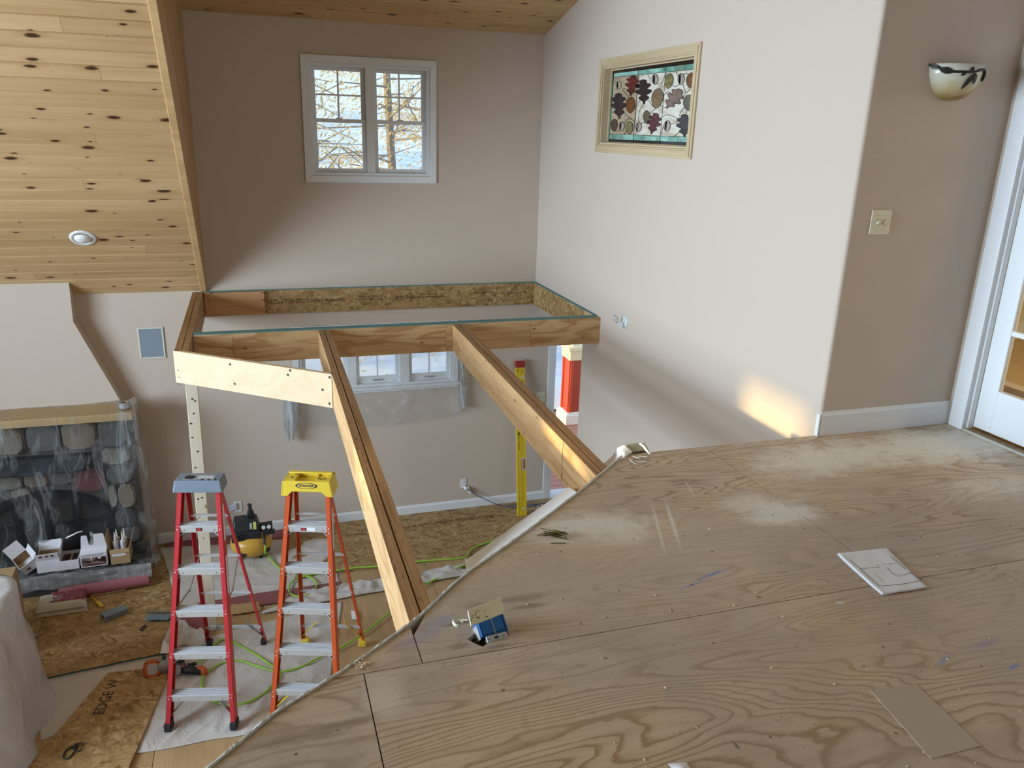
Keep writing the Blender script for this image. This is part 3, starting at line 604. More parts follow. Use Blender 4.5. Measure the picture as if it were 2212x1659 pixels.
# crumbly cut edge of the drywall that wrapped the curve, and what is left of it below
cut = [p for p in EDGE]+[Vector((1.885, Y1+0.004, LF))]
P = smooth_path(cut, 14); mbt = MB(); vs = []; fs = []
for i, p in enumerate(P):
    d = (P[min(i+1, len(P)-1)]-P[max(i-1, 0)]).normalized(); n = Vector((-d.y, d.x, 0))
    j = lambda k: 0.0022*noise.noise(Vector((p.x*60+k*7.7, p.y*60, k*3.1)))+0.0015*noise.noise(Vector((p.x*190+k*7.7, p.y*190, k)))
    vs += [p+n*(0.000+j(1)), p+n*(0.002+j(2))+Vector((0, 0, 0.006+j(3))), p+n*(0.008+j(4))+Vector((0, 0, 0.006+j(5))), p+n*(0.010+j(6)), p+n*0.010+Vector((0, 0, -0.28)), p+Vector((0, 0, -0.28))]
for i in range(len(P)-1): fs += [(i*6+k, i*6+(k+1) % 6, (i+1)*6+(k+1) % 6, (i+1)*6+k) for k in range(6)]
tag(mbt.add(vs, fs).build('trim_2', CRUMB), kind='structure')
DWHITE = plain('painted_drywall', (0.86, 0.89, 0.91), 0.6, var=0.01)
ds = thing('drywall_strip', 'white strip of cut drywall still hanging along the curved loft edge', 'drywall', (1.0, 2.85, LF-0.05))
def strip_pts(a, b, z): return [az(u, v, z) for u, v in (a, b)]
n_ = 14; vs = []
OU = [az(u, v, 2.47) for u, v in ((1008, 1209), (1040, 1186), (1075, 1161), (1124, 1126), (1175, 1090), (1228, 1052))]
IN = [az(u, v, 2.615) for u, v in ((1014, 1240), (1058, 1206), (1108, 1171), (1156, 1137), (1203, 1101), (1250, 1066))]
mb = MB(); nn_ = (OU[-1]-OU[0]).cross(IN[0]-OU[0]).normalized(); nn_ = nn_ if nn_.z < 0 else -nn_; k_ = len(OU)
mb.add(OU+IN+[p+nn_*0.013 for p in OU+IN], [(i, i+1, i+1+k_, i+k_) for i in range(k_-1)]+[(i+2*k_, i+1+2*k_, i+1+3*k_, i+3*k_) for i in range(k_-1)]+[(i, i+1, i+1+2*k_, i+2*k_) for i in range(k_-1)]+[(i+k_, i+1+k_, i+1+3*k_, i+3*k_) for i in range(k_-1)]+[(0, k_, 3*k_, 2*k_), (k_-1, 2*k_-1, 4*k_-1, 3*k_-1)])
mb.build('board', DWHITE, ds)
ee_ = (OU[1]-OU[0]).normalized(); MB().para(OU[0]-ee_*0.010+nn_*0.014, ee_*0.012, (IN[0]-OU[0])*0.98, -nn_*0.022).build('torn_end', DWHITE, ds)
ds2 = thing('drywall_curl', 'short curled drywall end beside the wall where the loft edge stops', 'drywall', (1.7, 3.43, LF-0.02))
CO = [az(1303, 1004, 2.45), az(1324, 987, 2.56), az(1336, 968, 2.65), az(1346, 962, 2.665)]; CI = [az(1312, 1016, 2.62), az(1335, 998, 2.64), az(1352, 985, 2.66), az(1365, 977, 2.66)]
def curl(s, t):
    k = min(2, int(s*3)); f = s*3-k; return CO[k].lerp(CO[k+1], f).lerp(CI[k].lerp(CI[k+1], f), t)+Vector((-0.3, 0.3, 1))*0.006*math.sin(math.pi*t)
MB().grid(24, 5, curl).build('board', DWHITE, ds2, smooth=True, thick=0.010)
ins = thing('insulation_scrap', 'yellowish scrap of insulation with torn paper by the drywall end', 'scrap', (1.9, 3.47, LF))
YEL = plain('yellow_insulation', (0.50, 0.48, 0.34), 0.9, var=0.4, scale=60, bump=0.8)
IA = [az(1349, 963, LF), az(1392, 961, LF), az(1401, 974, LF), az(1366, 979, LF)]
MB().grid(14, 8, lambda s, t: IA[0].lerp(IA[1], s).lerp(IA[3].lerp(IA[2], s), t)+Vector((0, 0, 0.004+0.004*math.sin(math.pi*s)+0.004*noise.noise(Vector((s*9, t*6, 1)))))).build('wad', YEL, ins, smooth=True, thick=0.008)
MB().tube([az(u, v, LF+0.012) for u, v in ((1382, 959), (1390, 965), (1397, 973), (1404, 981))], [0.006, 0.009, 0.006, 0.002], 5).build('paper_fringe', PAPER, ins)
sc = thing('torn_paper', 'torn bits of white drywall paper at the corner of the loft edge', 'paper scrap', (1.85, 3.38, LF))
for k, (u, v, du, dv, wd) in enumerate(((1365, 985, 18, 5, .010), (1378, 985, 20, 2, .012), (1372, 996, 26, 2, .005), (1360, 992, 12, 10, .008))):
    p, q = az(u, v, LF+0.004), az(u+du, v+dv, LF+0.010)
    MB().bar(p, q, (0, 0, 1), wd, 0.0012).build('paper_shred', PAPER, sc)

# small litter
mb = MB()
for k in range(150):
    u, v = rnd.uniform(560, 2212), rnd.uniform(960, 1659); p = az(u, v, LF)
    if p.x < xedge(p.y)+0.03 or p.y > 3.3: continue
    s = rnd.choice((0.0015, 0.002, 0.003, 0.0045)); a = rnd.random()*6.3
    mb.para(p+Vector((0, 0, 0.0003)), (s*math.cos(a)*1.8, s*math.sin(a)*1.8, 0), (-s*math.sin(a), s*math.cos(a), 0), (0, 0, s*0.5))
for u, v in ((780, 1440), (770, 1445), (790, 1438), (775, 1432)):
    for k in range(9):
        p = az(u+rnd.uniform(-12, 12), v+rnd.uniform(-7, 7), LF); a = rnd.random()*6.3
        mb.bar(p+Vector((0, 0, 0.002)), p+Vector((0.012*math.cos(a), 0.012*math.sin(a), 0.006)), (0, 0, 1), 0.003, 0.001)
tag(mb.build('wood_crumbs', plain('pale_wood_chip', (0.72, 0.60, 0.42))), 'pale crumbs and wood chips strewn over the loft plywood', 'debris', kind='stuff')
tag(MB().grid(6, 4, lambda s, t: az(1443, 1652, LF).lerp(az(1482, 1650, LF), s)+Vector((0, -0.03*t, 0.004+0.012*math.sin(s*3.1)*t))).build('plastic_scrap', plain('white_scrap', (.8, .82, .84)), thick=0.001), 'small white scrap on the loft floor at the bottom edge of view', 'scrap')

# ------------------------------------------------------------------ framing: rims, beams, joists, post
YF = 6.41; ZT = 2.648; HB = 0.238
def board(name, label, cat, pts, h, mat, group=None, edge=None, topmat=None):
    pass
lb = thing('ledger_board', 'long strand board rim with upside-down stamps fixed across the tan wall', 'rim board', (1.5, YB, ZT-HB))
MB().box(0.055, YB-0.030, ZT-HB, XR-0.001, YB-0.001, ZT).build('strand_board', OSB_RIM, lb)
MB().box(-0.50, YB-0.032, ZT, XR-0.001, YB-0.001, ZT+0.006).build('sill_seal', TEAL, lb)
for body, u, v, sz, sx in (('EXPOSURE 1 RATED\nSTRUCTURAL RIM', 625, 650, .030, 1.5), ('COFC # 13200-1', 702, 648, .040, 1.25), ('RIM BOARD\nSTRUCTURAL', 800, 643, .030, 1.5), ('QMS APA', 875, 641, .046, 1.0), ('PERFORMANCE RATED\nRIM BOARD', 925, 638, .028, 1.3), ('SIZED FOR SPACING', 1045, 632, .022, 1.2), ('THIS SIDE UP', 1105, 632, .032, 1.3)):
    p = ay(u, v, YB-0.0312); text('stamp_text', body, sz, axes(p, (-1, 0, 0), (0, 0, -1)), INK, lb, 0.0002, (sx, 1))
cb = thing('blocking_board', 'short reddish plywood block fixed over the end of the strand rim', 'board', (-0.2, YB, ZT-HB))
MB().box(-0.495, YB-0.068, ZT-HB+0.004, 0.060, YB-0.033, ZT-0.002).build('plywood_face', PLY_RED, cb, bevel=0.001)
rb = thing('rim_board', 'strand board rim running along the pale side wall', 'rim board', (XR, 7.3, ZT-HB))
MB().box(XR-0.030, 6.72, ZT-HB, XR-0.001, YB-0.033, ZT).build('strand_board', OSB_RIM, rb)
MB().box(XR-0.030, YF+0.09, ZT-HB, XR-0.001, 6.718, ZT).build('plywood_end', PLY_Y, rb)
MB().box(XR-0.032, YF+0.09, ZT, XR-0.001, YB-0.033, ZT+0.006).build('sill_seal', TEAL, rb)
fb = thing('front_beam', 'long doubled plywood beam across the front of the open framing', 'beam', (1.2, YF, ZT-HB))
for a, b in ((-0.49, -0.21), (-0.208, 1.50), (1.502, 2.26), (2.262, XR-0.002)): MB().box(a, YF, ZT-HB, b, YF+0.044, ZT).build('plywood_length', PLY_X, fb, bevel=0.001)
MB().box(-0.49, YF+0.046, ZT-HB, XR-0.002, YF+0.088, ZT-0.002).build('laminated_ply', PLY_X, fb)
MB().box(-0.49, YF+0.012, ZT, XR-0.04, YF+0.088, ZT+0.006).build('sill_seal', TEAL, fb)
sb = thing('side_beam', 'short doubled beam running from the tan wall to the post', 'beam', (-0.55, 7.1, ZT-HB))
YS = 5.985
for a, b in ((-0.598, -0.552), (-0.548, -0.502)): MB().box(a, YS, ZT-HB, b, YB-0.001, ZT).build('laminated_ply', LVL_Y, sb, bevel=0.0015)
ab = thing('angled_board', 'pale plywood board set at an angle between post and joist', 'board', (-0.1, 5.6, ZT-HB))
p, q = Vector((-0.606, 5.985, ZT)), Vector((0.4325, 5.165, ZT)); d = (q-p).normalized(); n = Vector((-d.y, d.x, 0))
MB().prism([p, q, q+n*0.035-d*0.030, p+n*0.035], (0, 0, -HB)).build('plywood_face', PLY_PALE, ab, bevel=0.001)
KNOT = plain('knot_hole', (0.05, 0.025, 0.012)); mb = MB()
for u, v in ((497, 787), (507, 829), (627, 800), (622, 810), (712, 815), (697, 842), (712, 872), (385, 800), (387, 815), (387, 830)):
    for k in range(90):
        dd = ray(u, v); t_ = (n.dot(p-EYE))/n.dot(dd); pt = EYE+dd*t_
    s = 0.010 if u > 400 else 0.005
    mb.lathe([(0.0, 0.0006), (s, 0.0006), (s, -0.002)], pt-n*0.0, Matrix((d, Vector((0, 0, 1)), -n)).transposed(), 10)
mb.build('knot', KNOT, ab)
def joist(label, xa, xb, yfar, ynear, xn):
    j = thing('joist', label, 'joist', ((xa+xb)/2, (yfar+ynear)/2, ZT-HB), group='twin joists out to the loft')
    w_ = (xb-xa-0.006)/2
    for x in (xa, xa+w_+0.006):
        def near(x_):
            xx = x_+xn; return (xx, yat(xx)+0.016)
        mb = MB(); c = [(x, yfar), (x+w_, yfar), near(x+w_), near(x)]
        mb.prism([(a, b, ZT-HB) for a, b in c], (0, 0, HB-0.004)); pl = mb.build('laminated_ply', PLY_Y, j, bevel=0.0012)
        MB().prism([(a+(0.0008 if k in (0, 3) else -0.0008), b, ZT-0.004) for k, (a, b) in enumerate(c)], (0, 0, 0.004)).build('layered_edge', LVL_Y, pl)
    return j
j1 = joist('doubled joist reaching the loft nearer the ladders, with a seam along its top', 0.447, 0.540, YF-0.001, 2.36, -0.036)
j2 = joist('doubled joist reaching the loft nearer the doorway, in front of the yellow level', 1.558, 1.655, YF-0.001, 3.29, -0.062)
p = ax(1215, 990, 1.505); yn_ = yat(1.558-0.062)+0.016; xs_ = 1.558-0.062*(YF-0.001-p.y)/(YF-0.001-yn_)
MB().box(xs_-0.0007, p.y-0.003, ZT-HB+0.001, xs_+0.01, p.y+0.003, ZT-0.006).build('splice_joint', plain('joint_shadow', (0.13, 0.07, 0.03)), j2)
po = thing('post', 'pale upright stud propping the short side beam by the angled board', 'post', (-0.57, 6.44, 0))
SPF = ply('whitewood_stud', rot=(0, math.pi/2, 0), light=(0.68, 0.63, 0.50), dark=(0.58, 0.51, 0.37), freq=4, amt=0.4, stretch=(0.6, 8, 8))
pa, pb = ay(414, 830, 6.42), ay(452, 1300, 6.42); dx = (pb.x-pa.x)/(pa.z-pb.z)
mb = MB(); xb = pa.x+dx*pa.z
mb.prism([(xb-0.045, 6.42, 0.006), (xb+0.045, 6.42, 0.006), (pa.x+0.045, 6.42, ZT-HB), (pa.x-0.045, 6.42, ZT-HB)], (0, 0.04, 0)); mb.build('stud', SPF, po, bevel=0.003)
mb = MB()
for u, v in ((418, 893), (412, 915), (415, 945), (427, 975), (422, 1010), (436, 1075), (428, 1078), (415, 862), (421, 866)):
    q = ay(u, v, 6.4195); mb.lathe([(0, 0.0), (0.007, 0.0), (0.007, 0.002)], q, Matrix(((1, 0, 0), (0, 0, 1), (0, -1, 0))).transposed(), 8)
mb.build('knot', KNOT, po)
po['label'] = 'pale upright stud with dark knots propping the short side beam by the angled board'

# ------------------------------------------------------------------ lower floor: strand board, plywood
fl = struct('floor')
MB().box(-6.6, -2.6, -0.12, 4.7, YB, -0.012).build('slab', plain('floor_frame', (0.10, 0.07, 0.04)), fl)
SPLY = ply('subfloor_plywood', rot=(0, 0, math.pi/2), light=(0.47, 0.32, 0.17), dark=(0.34, 0.205, 0.095), freq=6, amt=0.7, stretch=(0.6, 3.4, 3.4), patch=False)
def sheet(name, x0, y0, x1, y1, mat, z=-0.012, t=0.012): return MB().box(x0+0.002, y0+0.002, z, x1-0.002, y1-0.002, z+t).build(name, mat, fl)
ya = az(200, 1440, 0).y
for x0, x1 in ((-6.6, -4.4), (-4.4, -1.98), (-1.98, -0.90)):
    for y0_, y1_ in ((6.15, 7.36), (7.36, YB)): sheet('strand_board_sheet', x0, y0_, x1, y1_, OSB)
    for y0_, y1_ in ((3.7, 4.93), (4.93, 6.15)): sheet('plywood_sheet', x0, y0_, x1, y1_, SPLY)
for x0, x1 in ((-0.90, 0.22), (0.22, 1.44), (1.44, 3.4)):
    for y0_, y1_ in ((-2.6, 2.5), (2.5, 4.65), (4.65, 7.10), (7.10, YB)): sheet('plywood_sheet', x0, y0_, x1, y1_, SPLY)
sheet('plywood_sheet', -6.6, -2.6, -0.9, 3.7, SPLY); sheet('plywood_sheet', 3.4, -2.6, 4.7, YB, SPLY)
OSB_B = osb('strand_board_back', 0.88, scale=1.0)
ob = thing('strand_board', 'strand board sheet with rows of stamped print lying along the back wall', 'board', (1.8, 7.6, 0))
bz = 0.012
for a, b in ((0.12, 1.94), (1.944, 3.30)): MB().box(a, 7.095, 0.0, b, YB-0.018, bz).build('strand_board_sheet', OSB_B, ob)
for body, (u1, v1), (u2, v2), sz in (('EDGE  OSB  STRUCTURAL 1  EXPOSURE 1  SIZED FOR SPACING  THIS SIDE DOWN', (870, 1140), (1090, 1113), .052), ('SUBFLOOR  RATED SHEATHING  24/16', (940, 1128), (1070, 1112), .040), ('1-3.0-2RM.5/11', (745, 1157), (792, 1152), .06)):
    p, q = az(u1, v1, bz), az(u2, v2, bz); ln = (q-p).length
    text('stamp_text', body, sz, axes((p+q)/2+Vector((0, 0, 0.0006)), q-p, Vector((0, 0, 1)).cross(q-p)), INK, ob, fit=ln)
ob2 = thing('loose_strand_board', 'loose strand board sheet lying askew with big dark print', 'board', tuple(az(200, 1560, 0)))
bp = [az(u, v, 0.014) for u, v in ((233, 1456), (374, 1439), (272, 1675), (40, 1682))]
MB().prism(bp, (0, 0, 0.011)).build('strand_board_sheet', osb('strand_board_loose', 1.0, rot=(0, 0, 0.6)), ob2)
p, q = az(202, 1565, 0.0256), az(258, 1450, 0.0256)
o = text('stamp_text', 'EDGE W', 0.115, axes((p+q)/2, q-p, Vector((0, 0, 1)).cross(q-p)), INK, ob2, 0.0002, (0.92, 1))

# drop cloths, paper: rumpled sheets over the floor
CLOTH = NT('canvas_cloth'); v_ = CLOTH.co(); n_ = CLOTH.noise(v_, 5, 5); rd_ = CLOTH.noise(CLOTH.vm('ADD', v_, CLOTH.vm('SCALE', CLOTH.noise(v_, 2.5, 2, col=True), 0.5)), 6.5, 2.5, 0.5); wv_ = CLOTH.ramp(rd_, [(0.30, 0.5), (0.44, 0.25), (0.50, 1.0), (0.56, 0.3), (0.7, 0.55)])
CLOTH = CLOTH.end(CLOTH.pbr(CLOTH.mix(CLOTH.ramp(n_, [(0.35, 0.0), (0.75, 0.6)]), (0.58, 0.55, 0.52), (0.48, 0.445, 0.405)), 0.9, 0, 0.1, CLOTH.bump(wv_, 0.22, 0.012)))
ROSIN = plain('red_rosin_paper', (0.25, 0.085, 0.09), 0.85, var=0.15, scale=5); KRAFT = plain('kraft_paper', (0.42, 0.28, 0.13), 0.8, var=0.1)
def rumple(name, label, cat, corners, mat, z=0.004, amp=0.012, nx=60, ny=60, fx=3.0, fy=9.0, rag=0.02, ang=0.0, seed=0.0, kind=None):
    a, b, c, d = [az(u, v, 0) for u, v in corners]            # round the patch
    def fn(s, t):
        e = min(s, t, 1-s, 1-t)
        s2 = s+rag*noise.noise(Vector((t*4, seed, 1.3)))*(abs(s-0.5)*2); t2 = t+rag*noise.noise(Vector((s*4, seed, 7.3)))*(abs(t-0.5)*2)
        p = (a.lerp(b, s2)).lerp(d.lerp(c, s2), t2)
        x = p.x*math.cos(ang)+p.y*math.sin(ang); y = -p.x*math.sin(ang)+p.y*math.cos(ang)
        n1 = 1-abs(noise.noise(Vector((x*fx, y*fy, seed)))); n2 = noise.noise(Vector((x*fx*2.3, y*fy*1.7, seed+5)))
        h = (max(0, n1-0.45)**2*2.6+0.25*n2+0.15)*amp*min(1, e*9)
        return Vector((p.x, p.y, z+max(0, h)))
    o = MB().grid(nx, ny, fn).build(name, mat, smooth=True, thick=0.002)
    return tag(o, label, cat)
rumple('drop_cloth', 'canvas drop cloth spread under the two ladders, wrinkled', 'drop cloth', ((296, 1628), (700, 1560), (738, 1302), (352, 1404)), CLOTH, 0.006, 0.022, 120, 120, 3.5, 6.5, 0.02, 0.9, 2.0)
rumple('drop_cloth', 'canvas drop cloth spread under the compressor toward the tan wall', 'drop cloth', ((385, 1316), (735, 1258), (735, 1158), (345, 1186)), CLOTH, 0.006, 0.016, 100, 80, 3.0, 6.0, 0.02, 0.4, 9.0)
rumple('drop_cloth', 'narrow bunched band of canvas beside the loose strand board edge, behind the ladders', 'drop cloth', ((560, 1330), (1010, 1245), (1000, 1222), (640, 1285)), CLOTH, 0.018, 0.05, 80, 24, 6.0, 6.0, 0.05, 0.2, 4.0)
rumple('drop_cloth', 'pale cloth corner lying beneath the loose strand board and green cord', 'drop cloth', ((88, 1600), (352, 1510), (352, 1414), (84, 1472)), CLOTH, 0.002, 0.006, 40, 30, 2.0, 3.0, 0.01, 0.2, 6.0)
rumple('drop_cloth', 'heaped folds of canvas at the rear foot of the red ladder', 'drop cloth', ((352, 1400), (470, 1400), (440, 1372), (372, 1335)), CLOTH, 0.020, 0.07, 50, 40, 7.0, 7.0, 0.06, 0.7, 11.0)
rumple('rosin_paper', 'dull red paper strip on the floor along the back wall by the compressor', 'paper', ((350, 1190), (640, 1160), (640, 1138), (372, 1166)), ROSIN, 0.004, 0.003, 40, 12)
rumple('rosin_paper', 'ragged dull red paper strip crossing the floor behind both ladders', 'paper', ((440, 1330), (735, 1285), (735, 1258), (430, 1305)), ROSIN, 0.0165, 0.008, 60, 14, rag=0.10, seed=3.0)
rumple('rosin_paper', 'dull red paper piece showing between the legs of the red ladder', 'paper', ((398, 1372), (446, 1366), (446, 1326), (380, 1334)), ROSIN, 0.006, 0.004, 20, 20, rag=0.08, seed=5.0)
rumple('kraft_paper', 'torn brown paper below the red strip behind the red ladder', 'paper', ((498, 1334), (566, 1322), (560, 1302), (498, 1312)), KRAFT, 0.022, 0.006, 24, 12, rag=0.12, seed=8.0)
mb = MB().box(0, 0, 0, 1, 1, 1)
c1 = [az(u, v, 0.03) for u, v in ((346, 1412), (372, 1411), (372, 1384), (352, 1386))]
tag(MB().prism(c1, (0, 0, 0.003)).build('card_scrap', PAPER), 'white card scrap behind the lower front leg of the red ladder', 'card')
c1 = [az(u, v, 0.02) for u, v in ((760, 1338), (773, 1338), (770, 1320), (758, 1319))]
tag(MB().prism(c1, (0, 0, 0.003)).build('card_scrap', PAPER), 'small white card beside the rear leg of the orange ladder', 'card')

# ------------------------------------------------------------------ french door and the sunlit room behind it
fd = struct('door_2', label='white french door with small panes at the end of the landing')
for x0, x1, nm in ((XD-0.018, XD, 'casing'),):
    MB().box(x0, DR[1]-0.004, LF, x1, DR[1]+0.092, DR[3]+0.09).build('casing', WHITE, fd, bevel=0.004, seg=2)
    MB().box(x0, DR[0]-0.09, LF, x1, DR[0]+0.004, DR[3]+0.09).build('casing', WHITE, fd, bevel=0.004, seg=2)
    MB().box(x0, DR[0], DR[3], x1, DR[1], DR[3]+0.09).build('casing', WHITE, fd, bevel=0.004, seg=2)
mb = MB(); mb.box(XD, DR[1]-0.002, LF, XD+0.12, DR[1]+0.002, DR[3]); mb.box(XD+0.018, DR[1]-0.012, LF, XD+0.055, DR[1], DR[3]); mb.build('jamb', WHITE, fd, bevel=0.002)
xs = XD+0.055; st = 0.112; rb_ = 0.245
mb = MB(); mb.box(xs, DR[1]-0.012-st, LF+0.02, xs+0.036, DR[1]-0.012, DR[3]-0.01); mb.box(xs, DR[0]+0.012, LF+0.02, xs+0.036, DR[0]+0.012+st, DR[3]-0.01)
mb.box(xs, DR[0]+0.012+st, LF+0.02, xs+0.036, DR[1]-0.012-st, LF+0.02+rb_); mb.box(xs, DR[0]+0.012+st, DR[3]-0.13, xs+0.036, DR[1]-0.012-st, DR[3]-0.01)
leaf_ = mb.build('door_leaf', WHITE, fd, bevel=0.003)
gy0, gy1, gz0, gz1 = DR[0]+0.012+st, DR[1]-0.012-st, LF+0.02+rb_, DR[3]-0.13
for i in range(1, 3): MB().box(xs+0.004, gy0+(gy1-gy0)*i/3-0.011, gz0, xs+0.032, gy0+(gy1-gy0)*i/3+0.011, gz1).build('muntin', WHITE, leaf_)
nz = 5
for i in range(1, nz): MB().box(xs+0.005, gy0, gz0+(gz1-gz0)*i/nz-0.013, xs+0.031, gy1, gz0+(gz1-gz0)*i/nz+0.013).build('muntin', WHITE, leaf_)
for i in range(3):
    for k in range(nz): MB().box(xs+0.016, gy0+(gy1-gy0)*i/3, gz0+(gz1-gz0)*k/nz, xs+0.020, gy0+(gy1-gy0)*(i+1)/3, gz0+(gz1-gz0)*(k+1)/nz).build('pane', GLASS, leaf_)
MB().box(XD-0.01, DR[0], LF, XD+0.12, DR[1], LF+0.008).build('threshold', osb('threshold_board', 0.7), fd)
MB().tube([(XD-0.015, DR[0], LF+0.006), (XD-0.015, 3.0, LF+0.006), (XD-0.012, DR[1]-0.01, LF+0.006)], 0.008, 8).build('sill_seal', plain('grey_seal', (0.45, 0.44, 0.38), 0.8), fd)
tag(MB().box(XD+0.12, -0.5, LF-0.1, 7.2, 5.0, LF).build('floor_sunroom', plain('tan_carpet', (0.50, 0.34, 0.17), 0.95, var=0.25, scale=14, bump=0.6)), kind='structure')
mb = MB(); mb.box(7.2, -0.5, LF, 7.3, 5.0, 5.6); mb.box(XD+0.12, 5.0, LF, 7.3, 5.1, 5.6); mb.box(XD+0.12, -0.6, LF, 7.3, -0.5, 5.6); mb.box(XD+0.12, -0.6, 5.6, 7.3, 5.1, 5.7)
tag(mb.build('wall_sunroom', plain('sunroom_wall', (0.62, 0.60, 0.42), 0.8, var=0.25, scale=3)), kind='structure')
tag(MB().box(XD+0.121, 4.98, LF, 7.2, 5.0, LF+0.14).build('baseboard_sunroom', WHITE), kind='structure')

# ------------------------------------------------------------------ outside: deck, porch column, snow, trees
SNOW = NT('snow'); n_ = SNOW.noise(SNOW.co(), 0.7, 5); SNOW = SNOW.end(SNOW.pbr(SNOW.ramp(n_, [(0.35, (0.55, 0.65, 0.82)), (0.62, (0.88, 0.90, 0.93))]), 0.8))  # the blue of shaded snow is mixed into the colour by noise
tag(MB().grid(50, 50, lambda s, t: Vector((-35+80*s, 8.34+75*t, -0.5+max(0, t*75-12)*0.10+0.5*noise.noise(Vector((s*16, t*16, 0)))*min(1, t*8)-0.15))).build('terrain', SNOW, smooth=True), kind='structure')
dk = struct('floor_deck'); DECK = plain('reddish_deck_board', (0.46, 0.21, 0.16), 0.6, var=0.15, scale=4)
MB().box(2.2, 8.35, -0.22, 6.4, 11.9, -0.10).build('deck_frame', plain('deck_frame', (0.2, 0.13, 0.1)), dk)
for k in range(25): MB().box(2.2, 8.36+k*0.142, -0.10, 6.4, 8.36+k*0.142+0.136, -0.07).build('deck_board', DECK, dk, bevel=0.003)
pc = thing('porch_column', 'red panelled column with cream cap and base on the deck outside the doorway', 'column', (4.55, 10.8, -0.07))
CREAMP = plain('cream_paint', (0.80, 0.72, 0.50), 0.5); REDP = plain('red_paint', (0.52, 0.075, 0.03), 0.5); PWH = plain('white_column_paint', (0.85, 0.85, 0.82), 0.5)
cx, cy = 4.585, 10.86
def sq(mb, h, z0, z1): mb.box(cx-h, cy-h, z0, cx+h, cy+h, z1); return mb
sq(sq(MB(), 0.21, -0.07, 0.09), 0.18, 0.09, 0.12).build('base', PWH, pc, bevel=0.008)
sh = sq(MB(), 0.15, 0.12, 0.95).build('shaft', REDP, pc, bevel=0.004)
for sgn, axn in ((-1, 0), (-1, 1), (1, 0)):
    mb = MB()
    for a, b in ((-0.15, -0.10), (0.10, 0.15)):
        if axn == 1: mb.box(cx+a, cy-0.168, 0.12, cx+b, cy-0.15, 0.95)
        else: mb.box(cx+sgn*0.15-(0.018 if sgn < 0 else 0), cy+a, 0.12, cx+sgn*0.15+(0.018 if sgn > 0 else 0), cy+b, 0.95)
    mb.build('panel_stile', REDP, sh, bevel=0.002)
sq(sq(MB(), 0.175, 0.95, 1.10), 0.205, 1.10, 1.16).build('cap', CREAMP, pc, bevel=0.006)
sq(MB(), 0.11, 1.16, 3.2).build('upper_shaft', PWH, pc, bevel=0.004)
sk = thing('snow_bank', 'bank of snow heaped on the deck edge beyond the doorway', 'snow', (3.4, 12.6, -0.1), kind='stuff')
MB().grid(24, 12, lambda s, t: Vector((2.0+4.4*s, 11.3+1.6*t, -0.09+0.55*math.sin(math.pi*min(1, t*1.1+0.05))*(0.8+0.3*noise.noise(Vector((s*5, t*3, 2))))))).build('snow_heap', SNOW, sk, smooth=True)
nb = thing('neighbour_shed', 'orange brown board sided shed beyond the snow outside the doorway', 'shed', (9.4, 20, 0))
SID = plain('orange_siding', (0.60, 0.25, 0.12), 0.7)
for k in range(9): MB().box(7.2, 19.96, -0.3+k*0.3, 11.5, 20.1, -0.02+k*0.3).build('siding_board', SID, nb, bevel=0.01)
MB().box(7.3, 20.1, -0.3, 11.4, 23, 2.3).build('shed_body', plain('shed_inside', (0.3, 0.15, 0.08)), nb)
MB().prism([(7.0, 19.6, 2.4), (7.0, 21.5, 3.5), (7.0, 23.4, 2.4)], (4.7, 0, 0)).build('roof', SNOW, nb)
BARK = plain('grey_bark', (0.30, 0.25, 0.20), 0.9, var=0.3, scale=12); 
LEAFS = [NT('golden_leaves'), NT('pale_green_leaves')]
for i_, (t_, col) in enumerate(zip(LEAFS, ((0.80, 0.60, 0.26), (0.70, 0.60, 0.30)))):
    d_ = t_.n('ShaderNodeBsdfDiffuse'); t_.put(d_.inputs[0], col); l_ = t_.n('ShaderNodeBsdfTranslucent'); t_.put(l_.inputs[0], col)
    mx = t_.n('ShaderNodeMixShader'); mx.inputs[0].default_value = 0.5; t_.put(mx.inputs[1], d_.outputs[0]); t_.put(mx.inputs[2], l_.outputs[0]); LEAFS[i_] = t_.end(mx.outputs[0])
